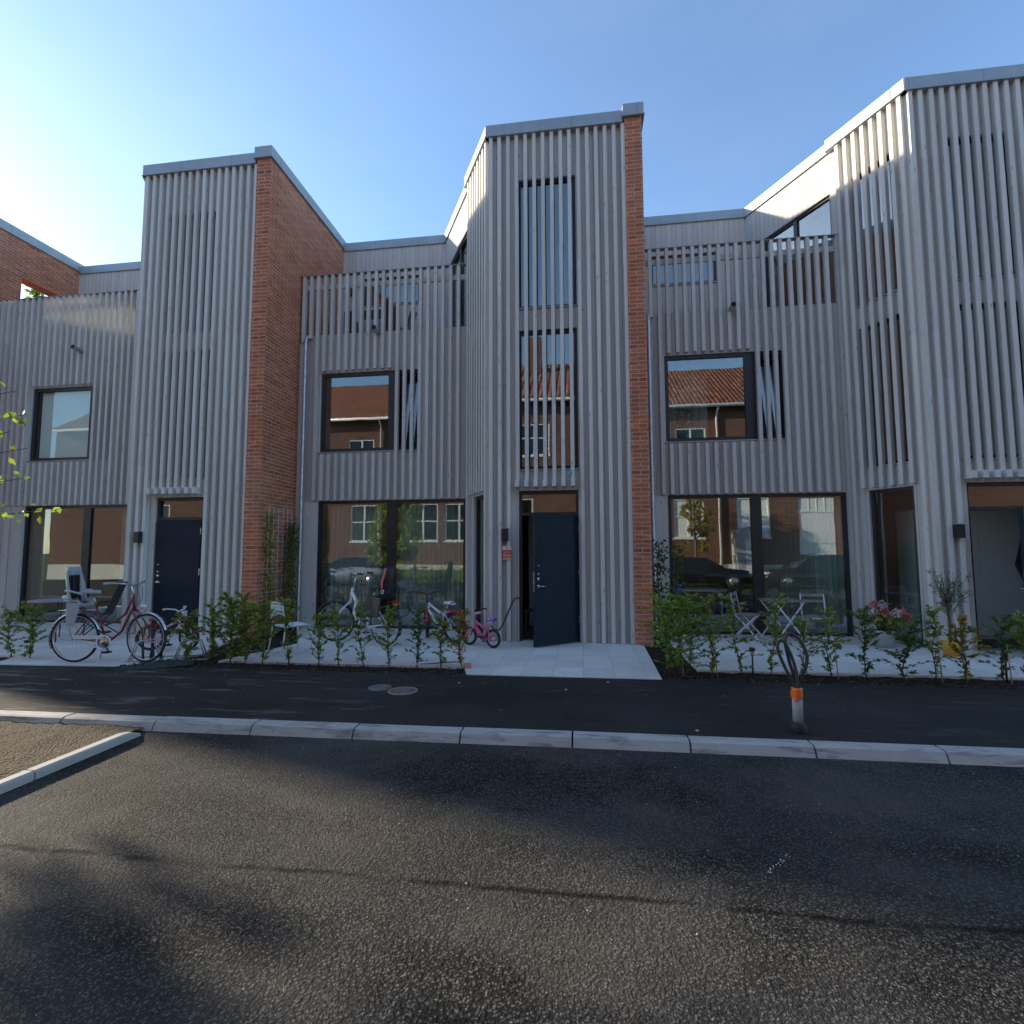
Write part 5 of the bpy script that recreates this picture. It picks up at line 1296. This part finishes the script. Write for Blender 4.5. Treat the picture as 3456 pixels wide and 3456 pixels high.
# hedges, lawn and trees over there
g = MB(); r = random.Random(21)
for _ in range(9000):
    x = r.uniform(-18, 1.5); leafquad(g, Vector((x, -6.9 + r.gauss(0, .3), abs(r.gauss(.42, .28)))), rdir(r), rdir(r, .4), .09, .05)
g.box(-18, 1.5, -7.1, -6.7, -.1, .6); T = thing('low_hedge', 'long low green hedge under the brick house windows across the street', 'hedge', (0, 0, 0)); g.build('foliage', 'leaf', T)
tree('lime_tree', 'yellow green tree against the brick house across the street', (5.8, -6.6, 0), 4.6, .9, 2.8, 3000, 31, m='leafyellow', tr=.08, Ls=.12)
tree('birch_tree', 'slim young tree across the street in front of the brick windows', (-9.0, -6.3, 0), 5.0, .6, 3.0, 700, 32, tr=.06, Ls=.10)

def car(label, loc, rz, L_, W_, H_, paint):
    T = thing('parked_car', label, 'car', loc, rz, 'cars parked across the street')
    st = [(-.5, .32, .58, .80), (-.485, .24, .74, .92), (-.40, .20, .80, .97), (-.22, .18, .86, 1.0), (.0, .18, .90, 1.0), (.22, .18, .92, 1.0), (.40, .20, .90, .97), (.485, .26, .80, .92), (.5, .36, .62, .82)]
    g = MB(); vs = []
    for (t_, zb, zt, ww) in st:
        hw = W_ / 2 * ww; vs += [(t_ * L_, -hw * .92, zb), (t_ * L_, -hw, (zb + zt) / 2), (t_ * L_, -hw * .93, zt), (t_ * L_, -hw * .4, zt + .03), (t_ * L_, hw * .4, zt + .03), (t_ * L_, hw * .93, zt), (t_ * L_, hw, (zb + zt) / 2), (t_ * L_, hw * .92, zb)]
    n = 8; fs = [(i * n + k, i * n + (k + 1) % n, (i + 1) * n + (k + 1) % n, (i + 1) * n + k) for i in range(len(st) - 1) for k in range(n)] + [tuple(range(n)), tuple(range((len(st) - 1) * n, len(st) * n))]
    g.grid(vs, fs); vs = []
    ro = [(-.24, .88, 1.0, .93), (-.08, H_ - .06, .80, 0), (.12, H_, .78, 0), (.32, H_ - .05, .78, 0), (.46, .92, .9, 0)]
    g.build('body', paint, T)
    gg = MB(); vs = []
    for (t_, z, ww, _) in ro: hw = W_ / 2 * ww * .92; vs += [(t_ * L_, -hw, z), (t_ * L_, -hw * .6, z + .02), (t_ * L_, hw * .6, z + .02), (t_ * L_, hw, z)]
    gg.grid(vs, [(i * 4 + k, i * 4 + k + 1, i * 4 + k + 5, i * 4 + k + 4) for i in range(1, 3) for k in range(3)]); gg.build('roof', paint, T)
    wm = MB(); wm.grid(vs, [(k, k + 1, k + 5, k + 4) for k in range(3)] + [(12 + k, 12 + k + 1, 12 + k + 5, 12 + k + 4) for k in range(3)])
    for s_ in (0, 3):
        a = [vs[i * 4 + s_] for i in range(5)]; lo = [(a[i][0], (W_ / 2 * .93) * (-1 if s_ == 0 else 1), .90) for i in range(5)]
        wm.grid(a + lo, [(i, i + 1, i + 6, i + 5) for i in range(4)])
    wm.build('windows', 'carglass', T)
    for wx in (-.31, .31):
        for s_ in (-1, 1):
            w = MB(); w.lathe((wx * L_, s_ * W_ * .44, .32), [(0, s_ * .10), (.19, s_ * .10), (.2, s_ * .07), (.2, -s_ * .08)], 24, axis='y'); w_ = w.build('wheel', 'hubcap', T)
            w = MB(); w.lathe((wx * L_, s_ * W_ * .44, .32), [(.2, s_ * .09), (.30, s_ * .10), (.325, s_ * .07), (.325, -s_ * .09), (.2, -s_ * .1)], 28, axis='y'); w.build('tyre', 'rubber', w_)
    for s_ in (-1, 1):
        w = MB(); w.box(-.497 * L_, -.46 * L_, s_ * W_ * .36 - .15, s_ * W_ * .36 + .15, .62, .74); w.build('headlight', 'headlamp', T, .02)
        w = MB(); w.box(.47 * L_, .497 * L_, s_ * W_ * .36 - .13, s_ * W_ * .36 + .13, .66, .80); w.build('tail_light', 'taillamp', T, .02)
        w = MB(); w.box(-.20 * L_, -.15 * L_, s_ * W_ * .56 - .08, s_ * W_ * .56 + .08, .92, 1.05); w.build('mirror', paint, T, .03)
    return T
car('silver car parked across the street mirrored behind the white bicycle', (-11.6, -4.1, -.08), 0, 4.4, 1.8, 1.42, 'silvercar')
car('black car parked across the street mirrored right of the bistro table', (10.3, -3.9, -.08), 0, 4.6, 1.85, 1.50, 'blackcar')
car('black car nose across the street mirrored left of the bistro table', (5.3, -4.0, -.08), R(180), 4.4, 1.8, 1.40, 'blackcar')

# unseen house added left of the frame to cast the street shadow
T = thing('added_shade_house', 'unseen brick house added beyond the left end of the terrace to shade the street', 'house', (-16.65, 14, 0))
g = MB(); g.box(-2.2, 2.2, -4.9, 5, 0, 7.2); g.build('wall', 'oldbrick', T)
g = MB(); g.hexa([(-2.3, -5.0, 7.2), (2.22, -5.0, 7.2), (2.22, 5.1, 7.2), (-2.3, 5.1, 7.2), (-2.3, -.3, 8.6), (2.22, -.3, 8.6), (2.22, .3, 8.6), (-2.3, .3, 8.6)]); g.build('roof', 'tiles', T)
for z in (1, 4.2):
    g = MB(); g.box(-.8, .8, -4.96, -4.89, z, z + 1.4); w = g.build('window', 'whitepaint', T); g = MB(); g.box(-.7, .7, -4.975, -4.95, z + .1, z + 1.3); g.build('pane', 'carglass', w)
